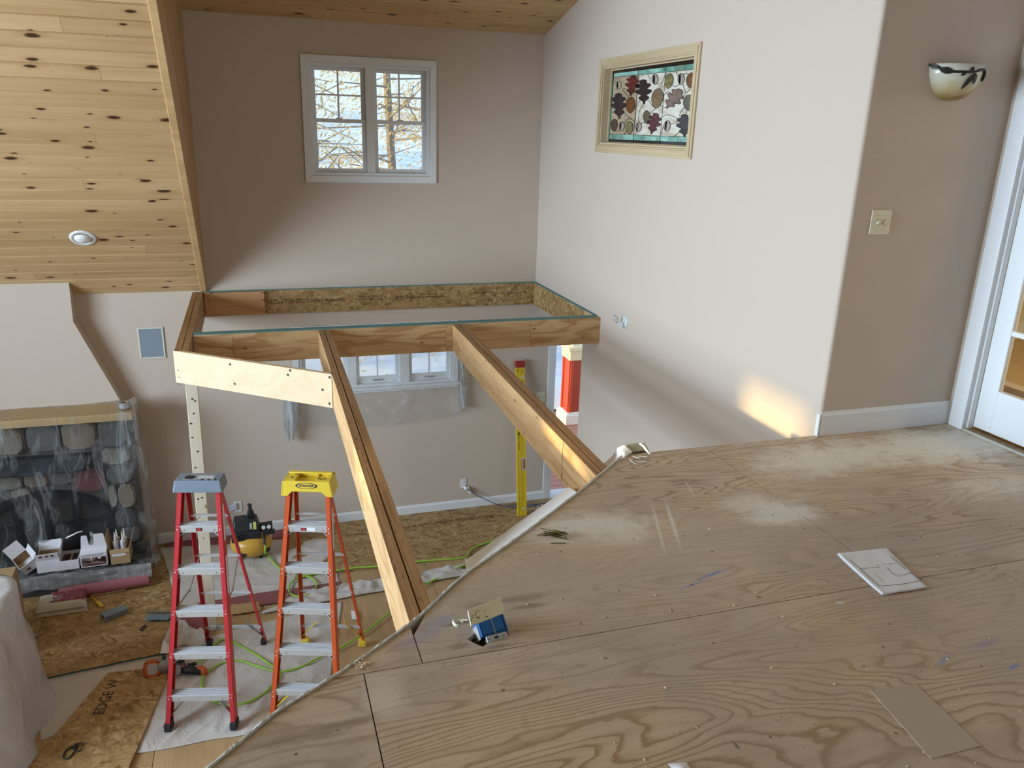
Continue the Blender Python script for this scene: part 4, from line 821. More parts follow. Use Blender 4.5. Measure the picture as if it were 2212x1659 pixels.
def tree(x, y, h, seed, label):
    r = random.Random(seed); z0 = -0.6+max(0, y-8.34-12)*0.10
    t = thing('tree', label, 'tree', (x, y, z0), group='trees behind the house'); mb = MB(); lf = MB()
    lean = Vector((r.uniform(-.08, .08), 0, 1)); top = Vector((x, y, z0))+lean*h
    mb.tube([Vector((x, y, z0)), Vector((x, y, z0))+lean*h*0.5, top], [h*0.012, h*0.008, h*0.002], 7)
    for k in range(56):
        f = 0.12+0.86*k/56; b = Vector((x, y, z0))+lean*h*f; a = r.random()*6.28; ln = h*(0.30-0.20*f)*r.uniform(.7, 1.3)
        d = Vector((math.cos(a), math.sin(a), r.uniform(-.1, .5))).normalized(); m = b+d*ln*0.55+Vector((0, 0, r.uniform(-.1, .1)*ln)); e = b+d*ln+Vector((0, 0, -0.12*ln))
        mb.tube([b, m, e], [h*0.0028, h*0.0018, h*0.0008], 4)
        for q in range(3):
            s = b.lerp(e, r.uniform(.3, .9)); e2 = s+Vector((r.uniform(-1, 1), r.uniform(-1, 1), r.uniform(-.8, .5)))*ln*0.35
            mb.tube([s, e2], [h*0.0018, h*0.0007], 3)
            for _ in range(70):
                c = s.lerp(e2, r.random())+Vector((r.gauss(0, .28), r.gauss(0, .28), r.gauss(0, .22))); n = Vector((r.gauss(0, 1), r.gauss(0, 1), r.gauss(0, 1))).normalized()
                a_ = n.orthogonal().normalized()*r.uniform(.025, .075); b_ = n.cross(a_).normalized()*r.uniform(.008, .022); i = len(lf.v)
                lf.v += [c-a_, c-b_, c+a_, c+b_]; lf.f.append((i, i+1, i+2, i+3))
    mb.build('trunk', BARK, t); lf.build('foliage', LEAFS[seed % 2 if seed % 3 else 0], t, norm=False)
for k, (x, y, h) in enumerate(((-3.6, 15, 9), (0.3, 16.4, 10), (5.6, 17.0, 10), (-1.6, 22, 11), (3.4, 19.5, 11), (-7, 22, 11))):
    tree(x, y, h, k, ('golden leaved tree out past the end of the fireplace wall', 'nearest golden leaved tree, close behind the high window', 'golden leaved tree standing behind the porch column', 'tall thin tree farther back beyond the high window', 'tallest tree, far behind the nearest one at the high window', 'far tree at the edge of the snowy slope', 'deepest tree in line with the high window', 'far dense tree beyond the porch column')[k])
# ------------------------------------------------------------------ step ladders
REDF = plain('red_fibreglass', (0.50, 0.030, 0.038), 0.4, var=0.12, scale=20); ORANGEF = plain('orange_fibreglass', (0.58, 0.090, 0.022), 0.4, var=0.10, scale=20)
GREYCAP = plain('blue_grey_cap', (0.17, 0.22, 0.28), 0.5, var=0.12, scale=25); YCAP = plain('yellow_plastic', (0.80, 0.60, 0.055), 0.42, var=0.05)
YSTEEL = plain('yellow_steel', (0.74, 0.50, 0.03), 0.4)
def ladder(name, label, org, rz, wf, wb, d, H, wt, rail, capm, footm, bracem, fancy):
    root = thing(name, label, 'ladder', org, rz, group='step ladders on the drop cloth'); B = dict(parent=root, local=True)
    capz = H-0.085; zs = -0.055 if not fancy else -0.070
    def fr(z, sx): t = z/capz; return Vector((sx*(wf/2+(wt/2-wf/2)*t), -d/2+(d/2-0.062)*t, z))       # line of a front rail
    def rr(z, sx): t = z/capz; return Vector((sx*(wb/2+((wt-0.05)/2-wb/2)*t), d/2-(d/2-0.055)*t, z))
    for sx in (-1, 1):
        a, b = fr(0.045, sx), fr(capz+0.02, sx); u = (b-a).normalized(); fd_ = Vector((0, -1, 0)); fd_ = (fd_-u*fd_.dot(u)).normalized(); sd = u.cross(fd_)*(1 if sx > 0 else -1)
        if sd.x*sx < 0: sd = -sd
        D = b-a; mb = MB()
        mb.para(a, D, -sd*0.034, -fd_*0.005); mb.para(a, D, -sd*0.005, -fd_*0.072); mb.para(a-fd_*0.067, D, -sd*0.034, -fd_*0.005)
        r = mb.build('front_rail', rail, bevel=0.0015, **B)
        mb = MB()
        for i in range(1, 6):
            z = zs+0.297*i
            for k, dz in enumerate((0.0, -0.032) if fancy else (-0.006,)):
                q = fr(z+dz, sx)-sd*0.017+fd_*0.001; mb.lathe([(0, 0.003), (0.005, 0.002), (0.006, 0.0)], q, Matrix((u, sd, fd_)).transposed(), 8)
        mb.build('rivet', ALU, r, local=True)
        c = fr(0.02, sx); mb = MB()
        mb.para(Vector((c.x-sd.x*0.040-(0.0 if sx > 0 else 0.0), c.y-0.008, 0.0)), (sd.x*0.046, 0, 0), (0, 0.088, 0), (0, 0, 0.06)); mb.build('foot', footm, bevel=0.004, **B)
        a, b = rr(0.04, sx), rr(capz+0.02, sx); D = b-a; mb = MB()
        mb.para(a, D, (-sx*0.028, 0, 0), (0, -0.005, 0)); mb.para(a, D, (-sx*0.005, 0, 0), (0, -0.032, 0)); mb.build('rear_rail', rail, bevel=0.0012, **B)
        c = rr(0.02, sx); MB().para(Vector((c.x-0.026*sx-(0.026 if fancy else 0.018), c.y-0.045, 0.0)), ((0.062 if fancy else 0.04), 0, 0), (0, 0.055, 0), (0, 0, 0.055)).build('foot', footm, bevel=0.004, **B)
    for i in range(1, 6):
        z = zs+0.297*i; a, b = fr(z, -1), fr(z, 1); y = a.y+0.004; x0, x1 = a.x+0.006, b.x-0.006; mb = MB()
        mb.box(x0, y, z-0.034, x1, y+0.004, z+0.012); mb.box(x0, y, z+0.012, x1, y+0.082, z+0.016); mb.box(x0, y+0.078, z-0.018, x1, y+0.082, z+0.012)
        for k in range(5): mb.box(x0, y+0.004+k*0.017, z+0.016, x1, y+0.012+k*0.017, z+0.0195)
        st_ = mb.build('step', ALU, bevel=0.001, **B); mb = MB()
        for fx in (0.17, 0.83): mb.lathe([(0, -0.003), (0.005, -0.002), (0.006, 0.0)], (x0+(x1-x0)*fx, y, z-0.016), Matrix(((1, 0, 0), (0, 0, 1), (0, 1, 0))).transposed(), 8)
        mb.build('rivet', STEEL, st_, local=True)
        if i == 5 :
            xm = (x0+x1)/2
            if fancy: MB().box(xm-0.055, y-0.0012, z-0.024, xm+0.055, y, z+0.004).build('warning_label', PAPER, st_, local=True)
            xa = xm-0.05 if fancy else xm-0.022
            MB().box(xa, y-0.0022, z-0.022, xa+0.042, y-0.0012, z+0.002).build('label_block', BLACK, st_, local=True)
            MB().lathe([(0, 0), (0.0175, 0)], (xa+0.021, y-0.0026, z-0.010), Matrix(((1, 0, 0), (0, 0, 0.5), (0, -1, 0))).transposed(), 16).build('label_oval', plain('label_red', (0.6, 0.03, 0.03)), st_, local=True)
        for sx in (-1, 1):                                   # little corner braces under the steps
            if i == 1: continue
            if not fancy and i in (3, 4) and sx > 0: continue
            p = fr(z-0.078, sx)+Vector((-sx*0.006, 0.012, 0)); q = Vector(((x0+x1)/2+sx*((x1-x0)/2-0.055), y+0.012, z-0.032))
            MB().bar(p, q, (0, 1, 0), 0.004, 0.018).build('step_brace', ALU, **B)
    z = zs+0.297
    for sx in (-1, 1):
        p = fr(0.085, sx)+Vector((-sx*0.01, 0.03, 0)); q = Vector((sx*wf*0.22, fr(z, 1).y+0.04, z-0.03))
        MB().bar(p, q, (0, 1, 0), 0.004 if not fancy else 0.004, 0.035 if not fancy else 0.05).build('foot_brace', bracem if fancy else STEEL, **B)
    for z in (0.20, 0.60, 1.00, 1.40):
        a, b = rr(z, -1), rr(z, 1); MB().bar(a+Vector((0.005, 0, 0)), b-Vector((0.005, 0, 0)), (0, 0, 1), 0.018, 0.016 if z > .3 else 0.022).build('rear_bar', ALU, **B)
    for sx in (-1, 1):
        p, q = rr(0.09, sx)+Vector((-sx*.006, -.012, 0)), rr(0.255, sx)*1.0; q = Vector((q.x*0.45, q.y-0.012, q.z)); MB().bar(p, q, (0, 1, 0), 0.004, 0.026).build('rear_brace', bracem, **B)
        if not fancy:
            p, q = rr(1.30, sx), rr(1.395, sx); q = Vector((q.x*0.45, q.y, q.z)); MB().bar(p, q, (0, 1, 0), 0.004, 0.018).build('rear_brace', STEEL, **B)
        a, b = fr(0.86, sx)+Vector((-sx*0.03, 0.06, 0)), rr(0.98, sx)+Vector((-sx*0.03, -0.02, 0)); m = (a+b)/2+Vector((0, 0, -0.075))
        mb = MB(); mb.bar(a, m, (0, 0, 1), 0.004, 0.02); mb.bar(m, b, (0, 0, 1), 0.004, 0.02); mb.lathe([(0, .005), (.012, .004), (.012, -.004), (0, -.005)], m, Matrix(((0, 0, 1), (0, 1, 0), (1, 0, 0))).transposed(), 10); mb.build('spreader', STEEL, **B)
    # labels down the inner face of the near rail
    for z0_, z1_ in ((1.33, 1.58), (0.95, 1.22)) if not fancy else ((1.25, 1.55),):
        a, b = fr(z0_, 1), fr(z1_, 1); MB().para(a+Vector((0.0012, 0.02, 0)), b-a, (0, 0.034, 0), (0.001, 0, 0)).build('rail_label', PAPER, **B)
    W2 = wt/2+0.012
    if not fancy:
        mb = MB(); y0_, y1_ = -0.088, 0.078
        lo = [(-W2-0.012, y0_-0.004, capz-0.002), (W2+0.012, y0_-0.004, capz-0.002), (W2+0.006, y1_, capz-0.002), (-W2-0.006, y1_, capz-0.002)]
        hi = [(-W2+0.002, y0_+0.012, H), (W2-0.002, y0_+0.012, H), (W2-0.006, y1_-0.010, H), (-W2+0.006, y1_-0.010, H)]
        mb.add(lo+hi, [(3, 2, 1, 0), (4, 5, 6, 7), (0, 1, 5, 4), (1, 2, 6, 5), (2, 3, 7, 6), (3, 0, 4, 7)]); cap = mb.build('top_cap', capm, bevel=0.008, seg=2, **B)
        PATT = NT('worn_cap_sticker'); n_ = PATT.voro(PATT.co(), 160, out='Color'); sp_ = PATT.n('ShaderNodeSeparateColor'); PATT.put(sp_.inputs[0], n_)
        PATT = PATT.end(PATT.pbr(PATT.ramp(sp_.outputs[0], [(0.4, (0.13, 0.16, 0.19)), (0.6, (0.34, 0.37, 0.40))]), 0.6))
        MB().box(-W2+0.05, y0_+0.03, H, W2-0.05, y1_-0.025, H+0.0012).build('cap_sticker', PATT, cap, local=True)
        MB().box(-0.01, y0_+0.055, H+0.0012, W2-0.06, y0_+0.10, H+0.002).build('pale_sticker', plain('pale_sticker', (0.52, 0.55, 0.58)), cap, local=True)
        MB().lathe([(0, 0.0035), (0.036, 0.0035), (0.040, 0.0)], (-W2+0.095, y0_+0.075, H), Matrix(((1, 0, 0), (0, .8, 0), (0, 0, 1))).transposed(), 20).build('bucket_hole', BLACK, cap, local=True)
        for k in range(3): MB().lathe([(0, 0.0025), (0.009, 0.0025), (0.010, 0.0)], (0.0+0.045*k+0.03, y0_+0.032, H), None, 12).build('tool_hole', BLACK, cap, local=True)
    else:
        mb = MB(); y0_, y1_ = -0.098, 0.088; t0 = H-0.012
        front = [(-W2-0.020, capz-0.045), (-W2+0.03, capz-0.045), (-W2+0.065, capz-0.008), (W2-0.065, capz-0.008), (W2-0.03, capz-0.045), (W2+0.020, capz-0.045), (W2+0.002, t0), (-W2-0.002, t0)]
        mb.prism([(x, y0_, z) for x, z in front], (0, 0.018, 0)); mb.prism([(x*0.97, y1_-0.016, z) for x, z in front], (0, 0.016, 0))
        for sx in (-1, 1): mb.prism([(sx*(W2+0.020), y0_, capz-0.045), (sx*(W2+0.018), y1_, capz-0.045), (sx*(W2), y1_, t0), (sx*(W2+0.002), y0_, t0)], (-sx*0.014, 0, 0))
        mb.box(-W2, y0_+0.018, t0-0.04, W2, y1_-0.016, t0-0.030)                       # recessed tray floor
        for x0_, x1_, ya_, yb_ in ((-W2, -0.085, y0_+0.018, y1_-0.016), (0.055, W2, y0_+0.018, -0.01), (-0.085, 0.055, 0.055, y1_-0.016), (0.13, W2, -0.01, y1_-0.016)): mb.box(x0_, ya_, t0-0.030, x1_, yb_, t0)
        mb.box(-W2+0.01, y1_-0.05, t0, W2-0.01, y1_-0.016, t0+0.012)
        cap = mb.build('top_cap', capm, bevel=0.006, seg=2, **B)
        for x_, y_ in ((-0.12, -0.03), (-0.105, 0.03), (0.075, -0.035), (0.095, -0.05), (0.118, -0.04)):
            MB().lathe([(0, 0.002), (0.011, 0.002), (0.013, 0.0)], (x_, y_, t0), None, 12).build('tool_hole', plain('hole_shade', (0.25, 0.17, 0.02)), cap, local=True)
        yl = y0_-0.0005; zc = (capz+t0)/2+0.004; Mo = Matrix(((1, 0, 0), (0, 0, 0.30), (0, -1, 0))).transposed()
        NAVY = plain('logo_navy', (0.015, 0.02, 0.07)); 
        MB().lathe([(0, 0.0006), (0.078, 0.0006), (0.079, 0)], (0, yl, zc), Mo, 32).build('logo_oval', NAVY, cap, local=True)
        MB().lathe([(0, 0.0012), (0.064, 0.0012), (0.065, 0)], (0, yl, zc), Matrix(((1, 0, 0), (0, 0, 0.31), (0, -1, 0))).transposed(), 32).build('logo_field', YCAP, cap, local=True)
        t = text('logo_text', 'WERNER', 0.027, Matrix.Translation((0, yl-0.0016, zc)) @ Matrix.Rotation(math.pi/2, 4, 'X'), NAVY, None, 0.0004, (1.0, 1), offset=0.0006); t.parent = cap
    return root
def mid(*pp): return tuple(sum(az(u, v, 0)[i] for u, v in pp)/len(pp) for i in (0, 1))
fl_, fr_, bl_, br_ = az(356, 1583, 0.01), az(510, 1581, 0.01), az(447, 1390, 0.01), az(579, 1391, 0.01)
fm, bm_ = (fl_+fr_)/2, (bl_+br_)/2; wv = fr_-fl_; c_ = (fm+bm_)/2
print('red', wv.length, (br_-bl_).length, (bm_-fm).length, math.degrees(math.atan2(wv.y, wv.x)), math.degrees(math.atan2(-(bm_-fm).x, (bm_-fm).y)))
ladder('step_ladder', 'red fibreglass step ladder with a blue grey top cap', (c_.x, c_.y, 0.016), math.atan2(-(bm_-fm).x, (bm_-fm).y), 0.50, 0.50, (bm_-fm).length, 1.775, 0.30, REDF, GREYCAP, RUBBER, STEEL, False)
fl2, bl2, br2 = az(582, 1562, 0.01), az(650, 1387, 0.01), az(793, 1392, 0.01); bm2 = (bl2+br2)/2
wd = (br2-bl2).normalized(); fm2 = fl2+wd*0.26; c2 = (fm2+bm2)/2
print('yel', (br2-bl2).length, (bm2-fm2).length, math.degrees(math.atan2(wd.y, wd.x)), math.degrees(math.atan2(-(bm2-fm2).x, (bm2-fm2).y)))
ladder('step_ladder', 'orange fibreglass step ladder with a bright yellow top cap', (c2.x, c2.y, 0.016), math.atan2(-(bm2-fm2).x, (bm2-fm2).y), 0.52, 0.54, (bm2-fm2).length, 1.78, 0.315, ORANGEF, YCAP, YCAP, YSTEEL, True)

# ------------------------------------------------------------------ compressor, hose, nailer
AMBER = plain('amber_tank_paint', (0.62, 0.35, 0.06), 0.32, var=0.04); SHROUD = plain('black_shroud', (0.016, 0.020, 0.024), 0.45)
co = thing('air_compressor', 'small air compressor with an amber pancake tank and black shroud', 'compressor', (-0.225, 7.68, 0.012)); cx, cy = -0.225, 7.68
R_ = 0.20
MB().lathe([(0, 0.035), (0.10, 0.037), (0.17, 0.058), (R_, 0.105), (R_+0.006, 0.14), (R_, 0.18), (0.175, 0.228), (0.10, 0.252), (0, 0.256)], (cx, cy, 0.012), None, 40).build('tank', AMBER, co, smooth=True, weld=True)
for a in (0.6, 2.2, 3.8, 5.4): MB().tube([(cx+0.13*math.cos(a), cy+0.13*math.sin(a), 0.012), (cx+0.13*math.cos(a), cy+0.13*math.sin(a), 0.09)], [0.014, 0.010], 10).build('foot', RUBBER, co)
def rb(mb, x0, y0, z0, x1, y1, z1, tx=0.03, ty=0.03):
    return mb.add([(x0, y0, z0), (x1, y0, z0), (x1, y1, z0), (x0, y1, z0), (x0+tx, y0+ty, z1), (x1-tx, y0+ty, z1), (x1-tx, y1-ty, z1), (x0+tx, y1-ty, z1)], [(3, 2, 1, 0), (4, 5, 6, 7), (0, 1, 5, 4), (1, 2, 6, 5), (2, 3, 7, 6), (3, 0, 4, 7)])
shd = rb(rb(MB(), cx-0.185, cy-0.13, 0.225, cx+0.10, cy+0.12, 0.33, 0.008, 0.008), cx-0.17, cy-0.115, 0.33, cx+0.09, cy+0.11, 0.435, 0.022, 0.04).build('shroud', SHROUD, co, bevel=0.012, seg=2)
rb(MB(), cx-0.03, cy-0.02, 0.43, cx+0.055, cy+0.03, 0.51, 0.016, 0.008).build('handle_post', BLACK, co, bevel=0.012, seg=2)
MB().tube([(cx+0.012, cy-0.01, 0.505), (cx+0.01, cy+0.08, 0.53), (cx+0.0, cy+0.15, 0.50)], 0.018, 8).build('handle', RUBBER, co)
for k in range(5): MB().box(cx-0.145, cy-0.134+0.0*k, 0.245+k*0.016, cx-0.06, cy-0.128, 0.252+k*0.016).build('vent_slat', BLACK, shd)
M45 = Matrix(((1, 0, 0), (0, 0.33, 1), (0, -1, 0.33)))
a_ = Vector((cx+0.030, cy-0.113, 0.35)); MB().para(a_, (0.03, 0, 0), (0.0, 0.026, 0.07), (0, -0.002, 0.001)).build('yellow_label', plain('lime_label', (0.50, 0.56, 0.12)), shd)
MB().para(a_+Vector((-0.032, 0.002, 0.006)), (0.022, 0, 0), (0.0, 0.021, 0.055), (0, -0.002, 0.001)).build('grey_label', plain('grey_label', (0.4, 0.42, 0.42)), shd)
pn = MB().para((cx+0.09, cy-0.10, 0.30), (0.125, 0.01, 0), (0, 0.03, 0.075), (0, 0.05, 0)).build('gauge_panel', BLACK, co, bevel=0.004)
for k in (0.30, 0.72):
    p = Vector((cx+0.09+0.125*k, cy-0.10+0.018, 0.30+0.045)); MB().lathe([(0, 0.003), (0.018, 0.003), (0.02, 0.0), (0.02, -0.01)], p-Vector((0, 0.003, 0)), Matrix(((1, 0, 0), (0, .37, .93), (0, -.93, .37))).transposed(), 16).build('gauge_dial', plain('dial_face', (.6, .62, .6)), pn)
MB().box(cx+0.12, cy-0.10, 0.265, cx+0.235, cy-0.04, 0.30).build('valve_block', BLACK, co, bevel=0.006)
MB().tube([(cx+0.135, cy-0.12, 0.285), (cx+0.128, cy-0.175, 0.262), (cx+0.128, cy-0.195, 0.21)], 0.013, 8).build('hose_coupler', BLACK, co)
MB().tube([(cx-0.02, cy-0.10, 0.22), (cx+0.0, cy-0.165, 0.195)], 0.010, 6).build('drain_tube', BLACK, co)
for ang, tx, sz in ((4.28, '135\nPSI', .03), (5.55, '165', .02)):
    c = Vector((cx+(R_+0.004)*math.cos(ang), cy+(R_+0.004)*math.sin(ang), 0.118)); tn = Vector((-math.sin(ang), math.cos(ang), 0))
    MB().para(c-tn*0.035+Vector((0, 0, -0.022)), tn*0.07, (0, 0, 0.04), Vector((math.cos(ang), math.sin(ang), 0))*0.003).build('tank_label', BLACK, co)
LIME = plain('lime_hose', (0.30, 0.56, 0.045), 0.45, var=0.06)
hz = 0.030
hp = [(cx+0.128, cy-0.195, 0.212), (cx+0.130, cy-0.21, 0.12), tuple(az(572, 1190, 0.05))]+[tuple(az(u, v, hz)) for u, v in
     ((591, 1216), (612, 1231), (640, 1237), (640, 1248), (627, 1262), (624, 1275), (632, 1285), (652, 1288), (672, 1281), (684, 1266), (680, 1253), (664, 1245), (645, 1248), (636, 1250), (660, 1243), (706, 1236), (763, 1227), (830, 1222), (900, 1213), (990, 1206), (1008, 1200), (1018, 1187), (1040, 1176), (1075, 1168), (1120, 1176), (1110, 1196), (1060, 1212), (1000, 1222),
      (950, 1247), (915, 1264), (880, 1290), (840, 1325), (790, 1364), (745, 1394), (698, 1416), (652, 1440), (607, 1451), (582, 1447), (553, 1438), (517, 1427), (481, 1432), (454, 1447), (439, 1461), (436, 1480), (441, 1500), (463, 1516), (499, 1523), (535, 1517), (562, 1503), (582, 1487), (604, 1462), (600, 1445), (586, 1437), (553, 1414), (517, 1394), (488, 1381), (468, 1388), (452, 1408), (436, 1425))]+[tuple(az(424, 1433, 0.06))]
tag(MB().tube(smooth_path(hp, 6), 0.0085, 8).build('air_hose', LIME, smooth=True), 'lime green air hose looping from the compressor to the nail gun', 'hose')
ng = thing('nail_gun', 'orange and black framing nail gun lying beside the red ladder', 'nail gun', tuple(az(375, 1452, 0.012)))
ORN = plain('orange_housing', (0.55, 0.10, 0.02), 0.45); MAG = plain('grey_magnesium', (0.32, 0.34, 0.36), 0.4, 0.5)
# head cap faces the camera: a rounded square drum; body runs to the nose, handle to the hose
h0 = az(329, 1446, 0.075); look = (EYE-h0).normalized(); e1 = (az(352, 1443, 0.075)-h0); e1 = (e1-look*e1.dot(look)).normalized(); e2 = look.cross(e1)
def sqr(r, p=3.2, n=28):
    out = []
    for i in range(n):
        a = 2*math.pi*i/n; c, s = math.cos(a), math.sin(a); k = r/((abs(c)**p+abs(s)**p)**(1/p)); out.append((c*k*0.94, s*k*1.06))
    return out
def drum(mb, c, r0, r1, dpt, M=(e1, e2, look)):
    a = [c+M[0]*x+M[1]*y for x, y in sqr(r0)]; b = [c-M[2]*dpt+M[0]*x+M[1]*y for x, y in sqr(r1)]; n = len(a)
    return mb.add(a+b, [tuple(range(n)), tuple(range(n, 2*n))[::-1]]+[(i, i+n, (i+1) % n+n, (i+1) % n) for i in range(n)])
drum(MB(), h0, 0.062, 0.074, 0.06).build('head_cap', ORN, ng, bevel=0.006, seg=2)
drum(MB(), h0+look*0.004, 0.041, 0.045, 0.02).build('exhaust_plate', plain('pale_grey_plate', (0.44, 0.45, 0.46)), ng, bevel=0.004)
for sx, sy in ((-.045, .050), (.045, .050), (-.045, -.052), (.045, -.052)): MB().lathe([(0, .003), (.006, .003), (.007, 0)], h0+e1*sx+e2*sy, Matrix((e1, e2, look)).transposed(), 8).build('screw', BLACK, ng)
bq = h0-look*0.05; b2 = az(385, 1447, 0.05); 
MB().tube([bq+Vector((0.01, 0.03, 0)), az(356, 1441, 0.05), az(372, 1437, 0.055)], [0.062, 0.056, 0.036], 12).build('body', MAG, ng, smooth=True)
MB().tube([az(355, 1420, 0.05), az(352, 1432, 0.06), az(360, 1440, 0.05)], 0.018, 8).build('bumper', BLACK, ng)
MB().tube([az(350, 1437, 0.05), az(390, 1445, 0.06), az(410, 1447, 0.055), az(437, 1452, 0.05)], [0.030, 0.030, 0.034, 0.026], 10).build('handle', BLACK, ng, smooth=True)
MB().tube([az(428, 1446, 0.055), az(440, 1450, 0.05), az(443, 1455, 0.045)], [0.033, 0.035, 0.026], 10).build('handle_end', ORN, ng, smooth=True)
MB().tube([az(405, 1438, 0.05), az(424, 1433, 0.06)], [0.018, 0.013], 8).build('hose_coupler', BLACK, ng)
MB().bar(az(376, 1425, 0.05), az(395, 1430, 0.05), (0, 0, 1), 0.05, 0.012).build('magazine', BLACK, ng, bevel=0.003)
MB().bar(az(395, 1422, 0.05), az(399, 1438, 0.05), (0, 0, 1), 0.008, 0.03).build('magazine_end', BLACK, ng)
drum(MB(), az(381, 1448, 0.09), 0.034, 0.040, 0.03).build('trigger_housing', MAG, ng, bevel=0.004)
MB().bar(az(385, 1441, 0.10), az(399, 1439, 0.10), (0, 0, 1), 0.014, 0.012).build('trigger', plain('dusky_red', (0.3, 0.08, 0.09)), ng, bevel=0.002)
GREENC = plain('dark_green_cord', (0.015, 0.06, 0.045), 0.7)
tag(MB().tube(smooth_path([az(u, v, 0.021) for u, v in ((60, 1474), (120, 1461), (200, 1444), (290, 1425), (345, 1414), (372, 1408))], 5), 0.0065, 6).build('cord', GREENC, smooth=True), 'dark green cord stretched across the strand board to the nail gun', 'cord')

# ------------------------------------------------------------------ fireplace under film
SY = 7.86
STONES = [plain('stone_'+n, c, 0.85, var=0.25, scale=14, bump=0.3) for n, c in (('grey', (0.15, 0.15, 0.145)), ('tan', (0.23, 0.19, 0.14)), ('rose', (0.20, 0.075, 0.075)), ('dark', (0.06, 0.06, 0.065)), ('pale', (0.27, 0.255, 0.21)))]
fp = thing('fireplace', 'stone fireplace with a black arched grate and pale wood mantel shelf', 'fireplace', (-2.3, SY, 0))
MB().box(-3.6, SY+0.02, 0.2, -1.26, YB-0.001, 1.55).build('mortar_backing', plain('mortar', (0.12, 0.115, 0.105), 0.95, var=0.2, scale=20), fp)
MB().box(-3.6, 7.70, 1.552, -1.19, 8.03, 1.624).build('mantel_shelf', plain('raw_mantel_wood', (0.62, 0.44, 0.22), 0.6, var=0.12, scale=4), fp, bevel=0.004)
def stone(x0, x1, z0, z1, m, seed):
    r = random.Random(seed); n = 12; cx_, cz_ = (x0+x1)/2, (z0+z1)/2; pts = []
    for i in range(n):
        a = 2*math.pi*i/n; c, s = math.cos(a), math.sin(a); k = 1/((abs(c)**3.5+abs(s)**3.5)**(1/3.5))*r.uniform(.95, 1.03)
        pts.append((cx_+c*k*(x1-x0)/2, cz_+s*k*(z1-z0)/2))
    dpt = r.uniform(.03, .055); vs = [Vector((x, SY+0.03, z)) for x, z in pts]+[Vector((x, SY-dpt*0.4, z)) for x, z in pts]+[Vector((cx_+(x-cx_)*.86, SY-dpt, cz_+(z-cz_)*.86)) for x, z in pts]
    fs = [(i, (i+1) % n, (i+1) % n+n, i+n) for i in range(n)]+[(i+n, (i+1) % n+n, (i+1) % n+2*n, i+2*n) for i in range(n)]+[tuple(range(2*n, 3*n))]
    MB().add(vs, fs).build('stone', m, fp)
k = 0
for z0_, z1_, xs_ in ((1.24, 1.54, (-3.5, -3.1, -2.75, -2.42, -2.12, -1.83, -1.52, -1.265)), (1.06, 1.235, (-1.53, -1.265)), (0.86, 1.055, (-1.50, -1.265)), (0.60, 0.855, (-1.42, -1.265)), (0.40, 0.595, (-1.47, -1.265)), (0.215, 0.395, (-1.47, -1.265)), (0.90, 1.05, (-2.42, -2.2, -1.98, -1.78))):
    for a, b in zip(xs_, xs_[1:]): stone(a+0.002, b-0.002, z0_+0.002, z1_-0.002, STONES[(0, 1, 0, 1, 0, 1, 0, 4, 0, 1, 3, 0, 4, 1, 0)[k % 15]], k); k += 1
stone(-1.775, -1.51, 0.80, 1.055, STONES[2], 77); stone(-2.32, -2.14, 0.78, 0.9, STONES[4], 78)
for kx, (a, b) in enumerate(((-1.42, -1.265), (-1.50, -1.425))): stone(a, b, 0.62, 0.85, STONES[(1, 4)[kx]], 90+kx)
IRON = plain('black_iron', (0.016, 0.019, 0.024), 0.45, 0.3); HOODM = plain('blue_black_hood', (0.035, 0.05, 0.065), 0.4, 0.4)
hd = MB().prism([(-3.4, 1.21), (-1.535, 1.20), (-1.545, 1.075), (-3.4, 1.075)] and [(-3.4, SY-0.06, 1.225), (-1.535, SY-0.06, 1.205), (-1.545, SY-0.06, 1.09), (-3.4, SY-0.06, 1.09)], (0, 0.08, 0)).build('hood_back', IRON, fp)
MB().add([(-3.4, SY-0.065, 1.215), (-1.56, SY-0.065, 1.20), (-1.66, SY-0.17, 1.10), (-3.4, SY-0.17, 1.10), (-3.4, SY-0.062, 1.19), (-1.58, SY-0.062, 1.18), (-1.66, SY-0.17, 1.085), (-3.4, SY-0.17, 1.085)], [(0, 1, 2, 3), (4, 5, 6, 7), (0, 1, 5, 4), (1, 2, 6, 5), (2, 3, 7, 6), (3, 0, 4, 7)]).build('hood', HOODM, fp)
def arch(c, rx, rz, zb, n=18): return [(c-rx, zb)]+[(c-rx*math.cos(math.pi*i/n), zb+(0.5-zb)+rz*math.sin(math.pi*i/n)) for i in range(n+1)]+[(c+rx, zb)]
CX = -2.05
outer = arch(CX, 0.575, 0.36, 0.215); inner = arch(CX, 0.50, 0.29, 0.215)
MB().prism([(x, SY-0.02, z) for x, z in inner], (0, 0.03, 0)).build('dark_opening', plain('arch_black', (0.03, 0.028, 0.022), 0.7, var=.4, scale=5), fp)  # flat near-black panel filling the arch
for i in range(len(outer)-1):
    pass
mb = MB()
for (a, b), (c, d) in zip(zip(outer, outer[1:]), zip(inner, inner[1:])): mb.prism([(a[0], SY-0.06, a[1]), (b[0], SY-0.06, b[1]), (d[0], SY-0.06, d[1]), (c[0], SY-0.06, c[1])], (0, 0.06, 0))
mb.build('arch_frame', IRON, fp)
for x in (-2.30, -2.05, -1.80): MB().box(x-0.022, SY-0.05, 0.215, x+0.022, SY-0.02, 0.5+0.29*math.sqrt(max(0, 1-((x-CX)/0.5)**2))).build('grate_bar', IRON, fp)
MB().box(-2.55, SY-0.045, 0.50, -1.55, SY-0.025, 0.53).build('grate_bar', IRON, fp)
MB().box(-3.6, 7.40, 0.0, -1.19, SY+0.02, 0.205).build('hearth', plain('dark_hearth_slate', (0.055, 0.06, 0.065), 0.6, var=0.3, scale=6), fp, bevel=0.01)
